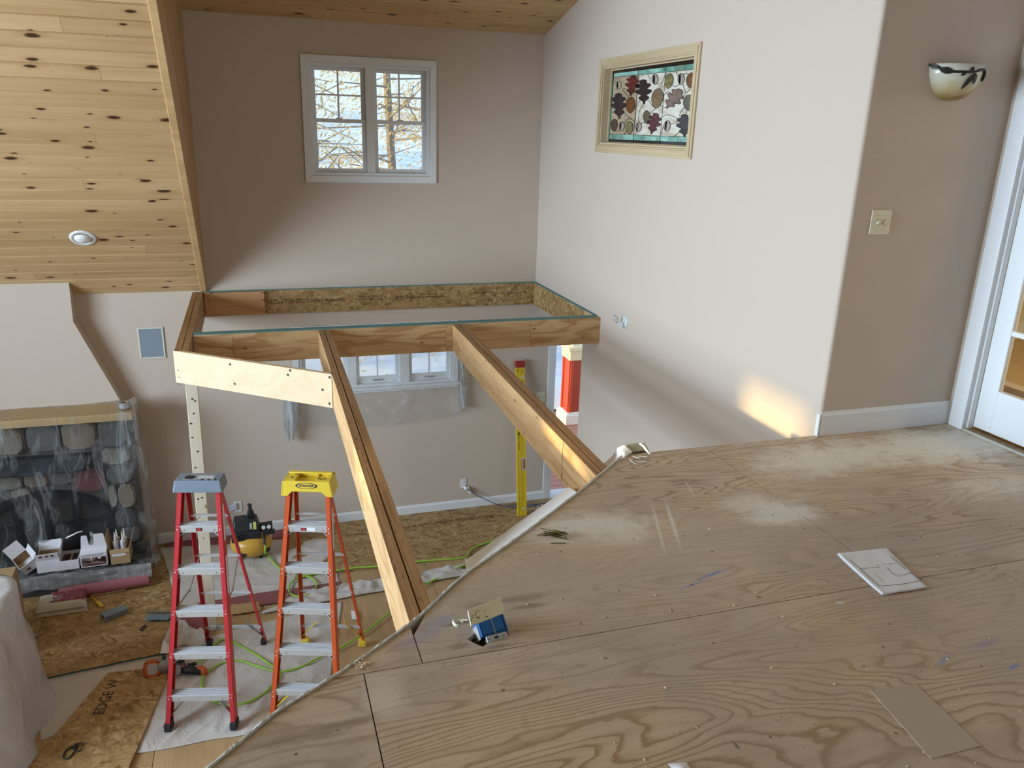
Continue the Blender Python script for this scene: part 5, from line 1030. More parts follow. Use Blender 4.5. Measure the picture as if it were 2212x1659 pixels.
# film draped over the mantel
def drape(s, t):
    x = -3.45+2.27*s; flare = max(0, t-0.25)**1.4; sx = max(0, (s-0.8)/0.2)
    x += sx*sx*(0.03+0.16*flare)
    fold = noise.noise(Vector((x*3.2+t*1.5, t*1.2, 2.0))); f2 = noise.noise(Vector((x*9+t*5, t*3.0, 7.0)))
    if t < 0.12: k = t/0.12; y = 8.02-0.335*k; z = 1.635+0.010*abs(f2)+0.12*max(0, 0.25-k)*max(0, sx)
    else:
        k = (t-0.12)/0.88; y = 7.69-0.02*k+0.04*fold*min(1, k*4)+0.02*f2*min(1, k*4); z = 1.635-1.53*k
        if k > 0.93: z = 0.2125+0.004*abs(f2); y = 7.67+0.04*fold-(k-0.93)*4.0
    return Vector((x, y, z))
FILM3 = film('fireplace_poly_film', col=(0.60, 0.64, 0.66), base=0.02, wr=0.50, gl=0.25, scale=(5.5, 3.0, 1.6), rot=(0, 0.55, 0), sharp=True)
fs_ = thing('plastic_sheet', 'clear plastic film draped from the mantel over the stone fireplace', 'plastic sheet', (-2.3, 7.6, 0.2))
MB().grid(90, 90, drape).build('film', FILM3, fs_, smooth=True)
def side(s, t):
    k = t; x = -1.185+0.04*math.sin(k*5)+0.18*max(0, k-.2)**1.5*(1-s*.5)+0.03*noise.noise(Vector((s*3, k*7, 3))); y = 7.66+0.36*s-0.22*k*(1-s); return Vector((x, y, 1.74*(1-k)+0.03-0.12*k*(1-k)-0.08*s*(1-k)))
MB().grid(20, 50, side).build('hanging_side', FILM3, fs_, smooth=True)
def hem(s, t): return Vector((-3.4+2.27*s, 7.39-0.03*t+0.015*noise.noise(Vector((s*14, t*3, 5)))-0.02, max(0.02, 0.225-0.13*t+0.02*noise.noise(Vector((s*18, t*5, 2))))))
MB().grid(80, 12, hem).build('hem', FILM2, fs_, smooth=True)
tp_ = thing('tape_roll', 'silver roll of duct tape on the end of the mantel', 'tape roll', (-1.27, 7.80, 1.64))
q = ay(271, 888, 7.80)
MB().lathe([(0.030, 0.0), (0.052, 0.0), (0.052, 0.05), (0.030, 0.05), (0.030, 0.0)], (q.x, 7.80, 1.652), None, 28).build('tape', plain('silver_tape', (0.55, 0.58, 0.66), 0.25, 0.7), tp_, smooth=False)
MB().lathe([(0.0285, 0.0), (0.0298, 0.0), (0.0298, 0.05), (0.0285, 0.05), (0.0285, 0.0)], (q.x, 7.80, 1.652), None, 28).build('core', CARD, tp_)

# ------------------------------------------------------------------ boxes on the hearth
HZ = 0.224
def obox_thing(name, label, cat, px, yy, w, dp, h, rz, mat, inner, flaps=(), th=0.004):
    b = ay(px[0], px[1], yy); z = HZ; root = thing(name, label, cat, (b.x, yy, z), rz); B = dict(parent=root, local=True)
    mb = MB(); mb.box(-w/2, -dp/2, 0, w/2, dp/2, th); 
    mb.box(-w/2, -dp/2, th, w/2, -dp/2+th, h); mb.box(-w/2, dp/2-th, th, w/2, dp/2, h); mb.box(-w/2, -dp/2+th, th, -w/2+th, dp/2-th, h); mb.box(w/2-th, -dp/2+th, th, w/2, dp/2-th, h)
    body = mb.build('carton', mat, **B)
    mb = MB(); e = th+0.0006; mb.box(-w/2+e, -dp/2+e, th, w/2-e, -dp/2+e+.0006, h-.001); mb.box(-w/2+e, dp/2-e-.0006, th, w/2-e, dp/2-e, h-.001); mb.box(-w/2+e, -dp/2+e, th, -w/2+e+.0006, dp/2-e, h-.001); mb.box(w/2-e-.0006, -dp/2+e, th, w/2-e, dp/2-e, h-.001); mb.build('lining', inner, **B)
    for sd, ln, ang in flaps:
        a = math.radians(ang); 
        if sd == 'f': o_, u_, v_ = (-w/2, -dp/2, h), (w, 0, 0), (0, -math.cos(a)*ln, math.sin(a)*ln)
        if sd == 'b': o_, u_, v_ = (-w/2, dp/2, h), (w, 0, 0), (0, math.cos(a)*ln, math.sin(a)*ln)
        if sd == 'l': o_, u_, v_ = (-w/2, -dp/2, h), (0, dp, 0), (-math.cos(a)*ln, 0, math.sin(a)*ln)
        if sd == 'r': o_, u_, v_ = (w/2, -dp/2, h), (0, dp, 0), (math.cos(a)*ln, 0, math.sin(a)*ln)
        n_ = Vector(u_).cross(Vector(v_)).normalized()*0.003; MB().para(o_, u_, v_, n_).build('flap', mat, **B)
    return root, B, body
PRINT = plain('maroon_print', (0.17, 0.05, 0.06)); LBL = plain('shipping_label', (0.72, 0.74, 0.78))
r1, B1, b1 = obox_thing('carton', 'open white carton with brown lining, second from the tilted carton on the hearth', 'carton', (113, 1240), 7.53, 0.19, 0.20, 0.13, 0.06, CARD_W, CARD, (('f', 0.075, 70), ('b', 0.09, 70), ('r', 0.10, 80)))
for x_ in (-0.05, 0.0, 0.045): MB().para((x_-0.012, -0.103-0.012, 0.16), (0.024, 0, 0), (0, -.008, 0.022), (0, -0.001, -0.0005)).build('printed_mark', PRINT, **B1)
r2, B2, b2_ = obox_thing('carton', 'low open white carton holding thin red brick samples', 'carton', (152, 1237), 7.53, 0.20, 0.20, 0.095, 0.04, CARD_W, CARD_W)
BR = [plain('brick_slip_'+n, c, 0.85, var=.2, scale=30) for n, c in (('dark', (0.045, 0.028, 0.03)), ('buff', (0.36, 0.30, 0.20)), ('plum', (0.10, 0.045, 0.06)))]
for i in range(7):
    br = thing('brick_slip', '%s brick sample in the low white carton, %s from its left side' % (('dark', 'buff', 'plum', 'dark', 'buff', 'dark', 'plum')[i], ('first', 'second', 'third', 'fourth', 'fifth', 'sixth', 'seventh')[i]), 'brick', r2.location+Vector((0, 0, 0.006)), 0.04, group='brick samples in the carton')
    MB().box(-0.088+i*0.026, -0.09, 0.0, -0.088+i*0.026+0.018, 0.09, 0.062).build('brick_body', BR[(0, 1, 2, 0, 1, 0, 2)[i]], br, local=True, bevel=0.002)
r3, B3, b3 = obox_thing('carton', 'white display carton with tall notched back and red stone picture', 'carton', (210, 1228), 7.53, 0.225, 0.19, 0.135, 0.03, CARD_W, CARD_W)
nb_ = [(-0.112, 0.135), (0.112, 0.135), (0.095, 0.285), (0.09, 0.295), (0.012, 0.295), (0.008, 0.285), (0.004, 0.20), (-0.004, 0.185), (-0.028, 0.185), (-0.038, 0.20), (-0.045, 0.28), (-0.05, 0.29), (-0.088, 0.29), (-0.095, 0.28)]
MB().prism([(x, -0.02+0.0*z, z) for x, z in nb_], (0, 0.005, 0)).build('notched_back', CARD_W, **B3)
MB().add([(-0.112, -0.095, 0.135), (0.112, -0.095, 0.135), (0.112, -0.018, 0.155), (-0.112, -0.018, 0.155), (-0.112, -0.095, 0.131), (0.112, -0.095, 0.131), (0.112, -0.018, 0.151), (-0.112, -0.018, 0.151)], [(0, 1, 2, 3), (7, 6, 5, 4), (0, 1, 5, 4), (1, 2, 6, 5), (2, 3, 7, 6), (3, 0, 4, 7)]).build('sloped_lid', CARD_W, **B3)
PIC = NT('stone_photo_print'); sp_ = PIC.n('ShaderNodeSeparateColor'); PIC.put(sp_.inputs[0], PIC.voro(PIC.co(scale=(14, 14, 34)), 1.0, out='Color')); PIC = PIC.end(PIC.pbr(PIC.ramp(sp_.outputs[0], [(0.2, (0.03, 0.012, 0.012)), (0.5, (0.14, 0.06, 0.05)), (0.75, (0.26, 0.19, 0.17)), (1, (0.05, 0.03, 0.03))]), 0.4))
MB().box(-0.103, -0.0965, 0.01, 0.104, -0.095, 0.095).build('printed_picture', PIC, **B3)
for z_ in (0.108, 0.119): MB().box(-0.10, -0.0962, z_, 0.09, -0.095, z_+0.005).build('printed_line', plain('grey_print', (0.25, 0.24, 0.28)), **B3)
MB().box(-0.025, -0.0972, 0.07, -0.015, -0.0966, 0.10).build('printed_mark', CARD_W, **B3); MB().box(0.035, -0.0972, 0.075, 0.06, -0.0966, 0.1).build('printed_mark', CARD_W, **B3)
r4, B4, b4 = obox_thing('carton', 'brown cardboard carton holding upright caulk tubes at the hearth end', 'carton', (266, 1220), 7.53, 0.165, 0.21, 0.155, 0.03, CARD, CARD, (('f', 0.04, -70), ('l', 0.13, 78), ('r', 0.15, 72)))
MB().box(-0.065, -0.1075, 0.085, 0.05, -0.106, 0.13).build('shipping_label', LBL, **B4)
TUBE = plain('caulk_tube_grey', (0.50, 0.50, 0.52), 0.4)
for i, (x_, y_) in enumerate(((-0.03, -0.05), (0.035, -0.055), (-0.025, 0.02), (0.04, 0.015))):
    cz = thing('caulk_tube', 'grey caulk tube in the brown carton, %s of its four' % ('front one nearer the notched carton', 'front one nearer the wall', 'rear one nearer the notched carton', 'rear one nearer the wall')[i], 'caulk tube', r4.location+Vector((x_, y_, 0.006)), 0, group='caulk tubes in the carton')
    MB().lathe([(0, 0), (0.024, 0), (0.025, 0.004), (0.025, 0.205), (0.022, 0.212), (0.010, 0.216), (0, 0.216)], n=16).build('cartridge', TUBE, cz, local=True)
    MB().lathe([(0.0115, 0.216), (0.010, 0.235), (0.003, 0.30), (0, 0.30)], n=12).build('nozzle', WPLASTIC, cz, local=True)
r5, B5, b5 = obox_thing('carton', 'small white carton tilted on its side at the far end of the hearth row', 'carton', (66, 1238), 7.53, 0.14, 0.17, 0.10, 0.0, CARD_W, CARD, (('r', 0.06, 40), ('b', .12, 60)))
r5.rotation_euler = (0.25, -0.5, 0.45); r5.location.z += 0.045
MB().box(-0.03, -0.087, 0.03, 0.0, -0.0855, 0.055).build('printed_mark', PRINT, **B5)
wire = tag(MB().tube(smooth_path([ay(143, 1162, 7.50), ay(158, 1155, 7.50), ay(168, 1150, 7.52), ay(178, 1148, 7.54)], 5), 0.008, 6).build('tube_end', WPLASTIC, smooth=True), 'pale bent tube showing behind the white cartons', 'tube')
tl = thing('bottle', 'clear bottle and dark tool handles behind the notched white carton', 'bottle', (ay(205, 1200, 7.55).x, 7.55, HZ))
MB().lathe([(0, 0), (0.038, 0.0), (0.038, 0.20), (0.015, 0.25), (0.015, 0.30), (0, 0.30)], tl.location, None, 16).build('bottle_body', FILM2, tl, smooth=True)
# roll of paper, packed cloth, tools, big carton, draped furniture
p, q = az(194, 1273, 0.058), az(322, 1251, 0.058)
rl = thing('paper_roll', 'roll of dull pink building paper lying along the hearth', 'paper roll', tuple((p+q)/2-Vector((0, 0, 0.058)))); d = (q-p).normalized(); p = p-d*0.25
mb = MB().tube([p, q], 0.055, 24); ro = mb.build('roll', plain('pink_roll_paper', (0.34, 0.12, 0.145), 0.7), rl); ro['label'] = 'pink rolled paper'
MB().lathe([(0.018, 0), (0.03, 0.001), (0.018, 0.001)], q, Matrix((d.orthogonal().normalized(), d.cross(d.orthogonal().normalized()), d)).transposed(), 20).build('core', BLACK, rl)
tag(MB().bar(az(196, 1287, 0.012), az(272, 1273, 0.012), (0, 0, 1), 0.012, 0.006).build('paint_stick', plain('stick', (.6, .5, .35))), 'thin pale stick in front of the pink roll', 'stick')
pk = thing('packed_drop_cloth', 'folded cream drop cloth in red packaging on the strand board', 'packaged cloth', tuple(az(132, 1320, 0)))
a, b, c, e = az(78, 1336, 0), az(190, 1320, 0), az(186, 1289, 0.0), az(88, 1302, 0.0)
CL2 = plain('cream_cloth', (0.56, 0.52, 0.44), 0.9, var=.08)
for k in range(2):
    zz = 0.004+k*0.048
    def lay(s, t, zz=zz, k=k): return a.lerp(b, s).lerp(e.lerp(c, s), t*(1-0.06*k))+Vector((0, 0, zz+0.046*(min(1, 9*min(s, 1-s, t, 1-t))**0.5)))
    MB().grid(24, 16, lay).build('folded_layer', CL2, pk, smooth=True)
def wrp(s, t): return a.lerp(b, 0.28+0.73*s).lerp(e.lerp(c, 0.28+0.73*s), 0.25+0.72*t)+Vector((0, 0, 0.100+0.008*noise.noise(Vector((s*6, t*6, 3)))))
MB().grid(20, 12, wrp).build('red_label', plain('red_packaging', (0.22, 0.025, 0.045), 0.25, var=.25, scale=18), pk, smooth=True, thick=0.002)
for sx, sy in ((0.1, 0.15), (0.12, 0.35)):
    p = wrp(sx+.05, sy); text('printed_text', 'DROP\nCLOTH' if sy > .3 else '9x12', 0.035, axes(p+Vector((0, 0, .006)), b-a, e-a), PAPER, pk)
uk = thing('utility_knife', 'small yellow utility knife on the strand board by the folded cloth', 'knife', tuple(az(215, 1304, 0)))
MB().bar(az(210, 1300, 0.016), az(221, 1310, 0.016), (0, 0, 1), 0.035, 0.02).build('body', YSTEEL, uk, bevel=0.006)
MB().tube([az(198, 1289, 0.014), az(211, 1301, 0.014)], [0.004, 0.010], 6).build('tip', YSTEEL, uk)
br = thing('steel_bracket', 'grey folded steel bracket lying on the strand board', 'bracket', tuple(az(245, 1325, 0)))
GRS = plain('blue_grey_steel', (0.20, 0.25, 0.27), 0.45, 0.3)
p, q = az(222, 1330, 0.045), az(272, 1311, 0.045); d = q-p; sd = Vector((-d.y, d.x, 0)).normalized()
mb = MB(); mb.para(p-sd*.045, d, sd*0.09, (0, 0, 0.003)); mb.para(p-sd*.045+Vector((0, 0, -.042)), d, sd*0.003, (0, 0, 0.043)); mb.para(p+sd*.042+Vector((0, 0, -.042)), d, sd*0.003, (0, 0, .043)); mb.build('channel', GRS, br)
mb = MB(); mb.para(p-sd*.07+Vector((0, 0, -.043)), d*0.08, sd*0.03, (0, 0, 0.06)); mb.para(p+sd*.04+Vector((0, 0, -.043)), d*0.08, sd*0.03, (0, 0, 0.05)); mb.build('flange', GRS, br)
sw = thing('trowel', 'long blue steel taping knife behind the front leg of the red ladder', 'taping knife', tuple(az(342, 1338, 0)))
MB().bar(az(316, 1333, 0.03), az(366, 1333, 0.03), (0, 0, 1), 0.085, 0.003).build('blade', plain('blue_steel', (.20, .30, .37), .4, .3), sw)
MB().bar(az(318, 1337, 0.018), az(368, 1336, 0.018), (0, 0, 1), 0.014, 0.022).build('handle', GRS, sw, bevel=.004)
tag(MB().bar(az(316, 1321, 0.016), az(366, 1322, 0.016), (0, 0, 1), 0.02, 0.006).build('steel_rule', STEEL), 'thin steel strip behind the blue taping knife', 'strip')
tag(MB().prism([az(300, 1362, .003), az(312, 1350, .003), (az(318, 1352, .003)), az(308, 1364, .003)], (0, 0, .006)).build('wood_offcut', KNOT), 'dark little offcut on the strand board near the red ladder', 'offcut')
zt = thing('cable_tie', 'black looped strap lying at the lower edge of the loose strand board', 'strap', tuple(az(155, 1622, 0.026)))
MB().tube(smooth_path([az(u, v, 0.034) for u, v in ((137, 1636), (142, 1622), (158, 1612), (168, 1608), (160, 1624), (148, 1638), (138, 1638))], 5), 0.006, 6).build('loop', BLACK, zt, smooth=True)
MB().tube(smooth_path([az(u, v, 0.034) for u, v in ((166, 1612), (170, 1606), (177, 1605), (178, 1612), (172, 1622), (166, 1624))], 5), 0.0035, 6).build('ring', BLACK, zt, smooth=True)
MB().bar(az(158, 1618, .034), az(167, 1606, .034), (0, 0, 1), .022, .012).build('clip', BLACK, zt, bevel=.003)
bx = thing('large_carton', 'large brown carton with a white label behind the white draped furniture', 'carton', (-2.34, 6.75, 0.0), 0.05)
mb = MB().box(-0.36, -0.30, 0.004, 0.24, 0.22, 0.56); mb.build('carton', CARD, bx, local=True, bevel=0.004)
MB().box(-0.36, -0.345, 0.52, 0.235, -0.302, 0.524).build('flap', CARD, bx, local=True)
MB().para((-0.36, -0.302, 0.56), (0.59, 0, 0), (0, 0.22, 0.03), (0, 0, 0.004)).build('flap', CARD, bx, local=True)
MB().para((-0.06, -0.3035, 0.22), (0.24, 0, 0.0), (0.0, 0, 0.25), (0, 0.002, 0)).build('shipping_label', LBL, bx, local=True)
MB().para((0.12, -0.3045, 0.36), (0.035, 0, 0.0), (0.0, 0, 0.04), (0, 0.001, 0)).build('label_block', BLACK, bx, local=True)
dr = thing('draped_furniture', 'piece of furniture covered by a white translucent plastic sheet', 'covered furniture', (-2.25, 5.5, 0))
MILK = film('milky_poly_film', col=(0.86, 0.87, 0.88), base=0.80, wr=0.18, gl=0.35, scale=(4, 4, 2))
def cover(s, t):
    a = 2*math.pi*s; z = 1.06*(1-t) if t > 0.22 else 1.06-0.16*t/0.22*0.55
    k = min(1, t/0.22) if t < 0.22 else 1+0.20*((t-0.22)/0.78)**1.3
    if t >= 0.22: z = (1.06-0.088)*(1-(t-0.22)/0.78)
    c, sn = math.cos(a), math.sin(a); q = 1/((abs(c)**4+abs(sn)**4)**0.25); f = 1+0.05*math.sin(9*a+3*noise.noise(Vector((c, sn, 1))))*max(0, t-.2)+0.05*noise.noise(Vector((c*3, sn*3, t*4)))
    return Vector((-2.42+0.62*k*q*c*f, 5.55+0.62*k*q*sn*f, max(0.004, z+0.03*noise.noise(Vector((c*k*4, sn*k*4, 9)))*(1-t))))
MB().grid(110, 60, cover).build('plastic_cover', MILK, dr, smooth=True, weld=True)
MB().box(-2.95, 5.1, 0.02, -1.95, 6.0, 0.98).build('covered_body', plain('grey_body', (0.45, 0.44, 0.42)), dr, bevel=0.05, seg=3)  # plain grey block under the cover

# ------------------------------------------------------------------ electrical bits on the walls
def wall_axes(face):                   # local x along the wall, y up, z into the room
    return {'back': Matrix(((1, 0, 0), (0, 0, -1), (0, 1, 0))).transposed(), 'right': None}[face]
def plate(name, label, cat, c, w, h, y, toggles, outlet=False):
    r = thing(name, label, cat, (c.x, y, c.z)); x, z = c.x, c.z
    pl = MB().box(x-w/2, y-0.007, z-h/2, x+w/2, y-0.0005, z+h/2).build('cover_plate', IVORY if not outlet else WPLASTIC, r, bevel=0.003, seg=2)
    for t in toggles:
        MB().box(x+t-0.010, y-0.010, z-0.018, x+t+0.010, y-0.007, z+0.018).build('toggle_slot', plain('slot', (0.55, 0.53, 0.42)), r)
        MB().para((x+t-0.006, y-0.010, z-0.012), (0.012, 0, 0), (0, -0.014, 0.012), (0, 0.0, 0.012)).build('toggle', IVORY, r, bevel=0.001)
        for dz in (-0.036, 0.036): MB().lathe([(0, .001), (.003, .001), (.0035, 0)], (x+t, y-0.007, z+dz), Matrix(((1, 0, 0), (0, 0, 1), (0, -1, 0))).transposed(), 8).build('screw', STEEL, r)
    if outlet:
        for dz in (-0.02, 0.02):
            rec = MB().box(x-0.016, y-0.010, z+dz-0.014, x+0.016, y-0.007, z+dz+0.014).build('receptacle', WPLASTIC, r, bevel=.002)
            for dx in (-.006, .006): MB().box(x+dx-.0015, y-0.0104, z+dz-.005, x+dx+.0015, y-.0100, z+dz+.006).build('slot', BLACK, rec)
    return r
plate('light_switch', 'ivory double toggle switch plate on the tan landing wall', 'switch', (ay(1883, 455, Y1)+ay(1918, 505, Y1))/2, 0.125, 0.126, Y1, (-0.024, 0.024))
plate('light_switch', 'white double switch plate low on the tan wall beside the yellow level', 'switch', ay(1168, 857, YB), 0.115, 0.115, YB, (-0.024, 0.024))
o1 = plate('outlet', 'white outlet with a plug and blue cord on the tan wall', 'outlet', ay(1001, 1044, YB), 0.075, 0.118, YB, (), True)
o2 = plate('outlet', 'white outlet on the wall behind the compressor', 'outlet', ay(514, 1094, YB), 0.08, 0.125, YB, (), True)
MB().para(ay(511, 1094, YB)+Vector((-0.07, -0.03, -0.04)), (0.075, 0, 0.02), (0, 0.02, 0), (0, 0, 0.07)).build('plug_adapter', plain('lilac_plug', (.55, .55, .66)), o2, bevel=.004)
q = ay(1003, 1050, YB)
pg = thing('power_cord', 'blue extension cord plugged into the outlet and running along the baseboard', 'cord', (q.x, YB-0.03, 0))
MB().tube([q+Vector((0, -0.008, 0)), q+Vector((0.006, -0.04, -0.012)), q+Vector((0.016, -0.055, -0.03))], [0.018, 0.018, 0.008], 10).build('plug', WPLASTIC, pg, smooth=True)
MB().bar(q+Vector((0.025, -0.03, 0.0)), q+Vector((0.065, -0.035, -0.085)), (0, 1, 0), 0.035, 0.03).build('second_plug', IVORY, pg, bevel=.006)
path = [q+Vector((0.016, -0.055, -0.03)), ay(1013, 1058, 8.12), ay(1030, 1070, 8.11), ay(1052, 1080, 8.10), ay(1070, 1088, 8.09), az(1085, 1092, 0.02), az(1105, 1096, .02), az(1130, 1095, .02), az(1160, 1091, .02), az(1190, 1086, .02), az(1215, 1078, .02)]
MB().tube(smooth_path(path, 5), 0.0055, 6).build('cord', plain('blue_cord', (0.06, 0.09, 0.20), .5), pg, smooth=True)
MB().tube(smooth_path([az(1095, 1092, .02), az(1110, 1091, .02), az(1130, 1089, .021), az(1160, 1089, .02), az(1200, 1082, .02)], 5), 0.005, 6).build('cord', plain('blue_cord_2', (0.05, 0.10, 0.16), .5), pg, smooth=True)
cw = thing('crumpled_cloth', 'crumpled pinkish rag on the floor at the foot of the yellow level', 'rag', tuple(az(1165, 1095, 0.012)))
MB().grid(24, 24, lambda s, t: az(1150, 1100, 0.014).lerp(az(1192, 1092, 0.014), s)+Vector((0, 0.02-0.16*t, 0.09*math.sin(math.pi*s)*math.sin(math.pi*t)*abs(0.6+noise.noise(Vector((s*7, t*7, 3)))) ))).build('folds', plain('pink_rag', (.50, .36, .28), .9, var=.15), cw, smooth=True, thick=.002)
# sconce on the landing wall
c = ay(2062, 150, Y1); s0 = ay(2008, 137, Y1); s1 = ay(2118, 137, Y1); W = (s1.x-s0.x)/2; sx = (s0.x+s1.x)/2; zt = ay(2060, 135, Y1-0.12).z; hb = 0.165
scn = thing('wall_sconce', 'alabaster half-bowl wall sconce with a dark bronze branch on the tan landing wall', 'wall lamp', (sx, Y1, zt))
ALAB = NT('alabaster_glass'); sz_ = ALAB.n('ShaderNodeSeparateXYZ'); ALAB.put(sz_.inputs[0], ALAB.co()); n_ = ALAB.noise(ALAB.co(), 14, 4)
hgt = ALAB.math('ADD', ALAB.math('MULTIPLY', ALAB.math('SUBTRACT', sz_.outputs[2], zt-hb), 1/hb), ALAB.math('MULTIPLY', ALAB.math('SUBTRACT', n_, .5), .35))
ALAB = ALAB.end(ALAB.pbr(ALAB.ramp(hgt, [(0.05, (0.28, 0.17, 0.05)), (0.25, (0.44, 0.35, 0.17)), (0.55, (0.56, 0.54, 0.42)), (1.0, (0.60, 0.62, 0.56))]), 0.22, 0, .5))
prof = [(0.002, -hb), (W*0.30, -hb*0.985), (W*0.58, -hb*0.86), (W*0.80, -hb*0.62), (W*0.94, -hb*0.30), (W, 0.0)]
MS = Matrix(((1, 0, 0), (0, 0.80, 0), (0, 0, 1)))
MB().lathe(prof+[(r-0.006, z) for r, z in reversed(prof[1:])]+[(0.001, -hb+.006)], (sx, Y1, zt), MS, 28, math.pi, 2*math.pi).build('glass_bowl', ALAB, scn, smooth=True)
MB().box(sx-W*0.6, Y1-0.012, zt-hb*0.7, sx+W*0.6, Y1-.001, zt-0.03).build('back_plate', plain('bronze', (.03, .025, .02), .4, .6), scn)
BRZ = plain('dark_bronze', (0.02, 0.021, 0.014), 0.45, 0.4)
def onbowl(a, f, off=0.004):           # a: angle along the front, f: depth below rim 0..1
    z = -hb*f; r = W
    for (r0, z0_), (r1, z1_) in zip(prof, prof[1:]):
        if z0_ <= z <= z1_: r = r0+(r1-r0)*(z-z0_)/(z1_-z0_)
    r += off; return Vector((sx+r*math.cos(a), Y1+0.80*r*math.sin(a), zt+z))
deg = math.radians
MB().tube(smooth_path([onbowl(deg(182), .03), onbowl(deg(198), .08), onbowl(deg(212), .18), onbowl(deg(230), .23), onbowl(deg(250), .23), onbowl(deg(270), .22), onbowl(deg(288), .14), onbowl(deg(300), .16), onbowl(deg(310), .30), onbowl(deg(311), .44)], 5), 0.0068, 6).build('branch', BRZ, scn, smooth=True)
def bleaf(a0, f0, a1, f1, w_):
    p, q = onbowl(deg(a0), f0, .006), onbowl(deg(a1), f1, .006); mids = [onbowl(deg(a0+(a1-a0)*t), f0+(f1-f0)*t, .007) for t in (0, .2, .45, .7, .9, 1)]; d = (q-p).normalized(); out = (p-Vector((sx, Y1, p.z))).normalized(); sd = d.cross(out).normalized(); ww = [0.1, .7, 1, .8, .35, .05]
    a_ = [m+sd*w_*k for m, k in zip(mids, ww)]; b_ = [m-sd*w_*k for m, k in zip(mids, ww)]; n = len(a_)
    MB().add(a_+b_, [(i, i+1, i+1+n, i+n) for i in range(n-1)]).build('bronze_leaf', BRZ, scn, thick=.004)
bleaf(184, .02, 204, .14, .013); bleaf(205, .15, 232, .25, .016); bleaf(272, .26, 256, .70, .012); bleaf(274, .26, 281, .55, .012); bleaf(300, .20, 314, .46, .013); bleaf(262, .22, 266, .08, .010); bleaf(254, .22, 246, .34, .009)
# bare lamp holder on the side wall
c = ax(1351, 695, XR); hl = thing('lamp_holder', 'bare round lamp holder with a clear bulb on the pale side wall', 'lamp holder', tuple(c))
MX = Matrix(((0, 1, 0), (0, 0, 1), (-1, 0, 0))).transposed()
MB().lathe([(0, 0.022), (0.045, 0.022), (0.055, 0.012), (0.060, 0.0)], c-Vector((.0005, 0, 0)), MX, 28).build('canopy', plain('greenish_white_metal', (0.60, 0.66, 0.62), .35), hl, smooth=False)
b0 = c+Vector((-0.022, 0, -0.012)); MB().tube([b0, b0+Vector((-0.03, 0.0, 0)), b0+Vector((-0.045, 0.004, 0.004))], [0.016, 0.016, 0.014], 12).build('socket', WPLASTIC, hl)
e0 = b0+Vector((-0.045, 0.004, 0.004)); d_ = Vector((-0.45, 0.35, 0.9)).normalized()
MB().tube([e0, e0+d_*0.02, e0+d_*0.045, e0+d_*0.068, e0+d_*0.078], [0.010, 0.016, 0.020, 0.012, 0.002], 14).build('bulb', FILM2, hl, smooth=True)
MB().box(c.x-0.045, c.y-0.030, c.z-0.045, c.x-0.022, c.y-0.006, c.z-0.004).build('terminal_block', plain('pale_grey_blue', (.55, .6, .66)), hl, bevel=.003)
for dy, dz in ((.02, .035), (-.03, .01), (-0.018, -0.03)): MB().lathe([(0, .002), (.005, .002), (.005, 0)], c+Vector((-0.022, dy, dz)), MX, 8).build('screw', STEEL, hl)
# wall speaker and recessed ceiling light
sp = thing('wall_speaker', 'flush wall speaker with a blue grey grille on the pale wall', 'speaker', (-1.01, YB, 2.0))
mb = MB(); rect_frame(mb, -1.124, -0.895, 2.006, 2.316, 0.014, YB-0.012, YB-0.001); mb.build('speaker_frame', plain('cream_frame', (0.66, 0.66, 0.58), .5), sp, bevel=.003)
GR = NT('blue_grey_grille'); d_ = GR.voro(GR.co(), 260, rand=0.0); GR = GR.end(GR.pbr(GR.ramp(d_, [(0.25, (0.15, 0.20, 0.26)), (0.5, (0.24, 0.30, 0.36))]), .6))
MB().box(-1.110, YB-0.009, 2.02, -0.909, YB-0.002, 2.302).build('grille', GR, sp)
p = on_slope(179, 514); rlm = thing('recessed_light', 'white recessed eyeball light in the sloping pine ceiling', 'recessed light', tuple(p))
MS2 = Matrix((EX, SV, -SN)).transposed()
MB().lathe([(0.070, 0.001), (0.072, 0.010), (0.098, 0.008), (0.103, 0.0)], p, MS2, 36).build('trim_ring', WPLASTIC, rlm, smooth=True)
MB().lathe([(0.0, 0.034), (0.045, 0.030), (0.062, 0.018), (0.070, 0.0)], p, MS2 @ Matrix.Rotation(0.22, 3, 'X'), 32).build('eyeball', plain('white_eyeball', (.78, .79, .78), .3), rlm, smooth=True)
# long yellow level leaning on the wall
lv = thing('spirit_level', 'long yellow spirit level leaning upright against the tan wall by the doorway', 'spirit level', (2.729, 7.80, 0.012))
LY = plain('level_yellow', (0.70, 0.50, 0.012), 0.4); LY2 = plain('level_yellow_web', (0.62, 0.43, 0.01), 0.4)
bt = (az(1118, 1118, 0.0)+az(1138, 1115, 0.0))/2; bt.z = 0.013; tpv = (ay(1114, 779, 8.13)+ay(1133, 778, 8.13))/2; U = (tpv-bt); ln = U.length; U.normalize()
fr_ = Vector((0, -1, 0)); fr_ = (fr_-U*fr_.dot(U)).normalized(); sd = U.cross(fr_).normalized(); sd = sd if sd.x > 0 else -sd; Wd = 0.105
def lpar(mb, a, b, x0, x1, d0, d1): return mb.para(bt+U*ln*a+sd*x0-fr_*d1, U*ln*(b-a), sd*(x1-x0), fr_*(d1-d0))
mb = MB(); lpar(mb, 0.0, 0.955, -Wd/2, -0.006, 0, .03); lpar(mb, 0, .955, -Wd/2, -Wd/2+.012, -0.004, 0); lpar(mb, 0, .955, Wd/2-.010, Wd/2, -0.004, .03)
mb.build('beam_half', LY, lv); mb = MB()
for a, b in ((0, .30), (.375, .955)): lpar(mb, a, b, -0.006, Wd/2-.01, 0.002, .03)
mb.build('web', LY2, lv)
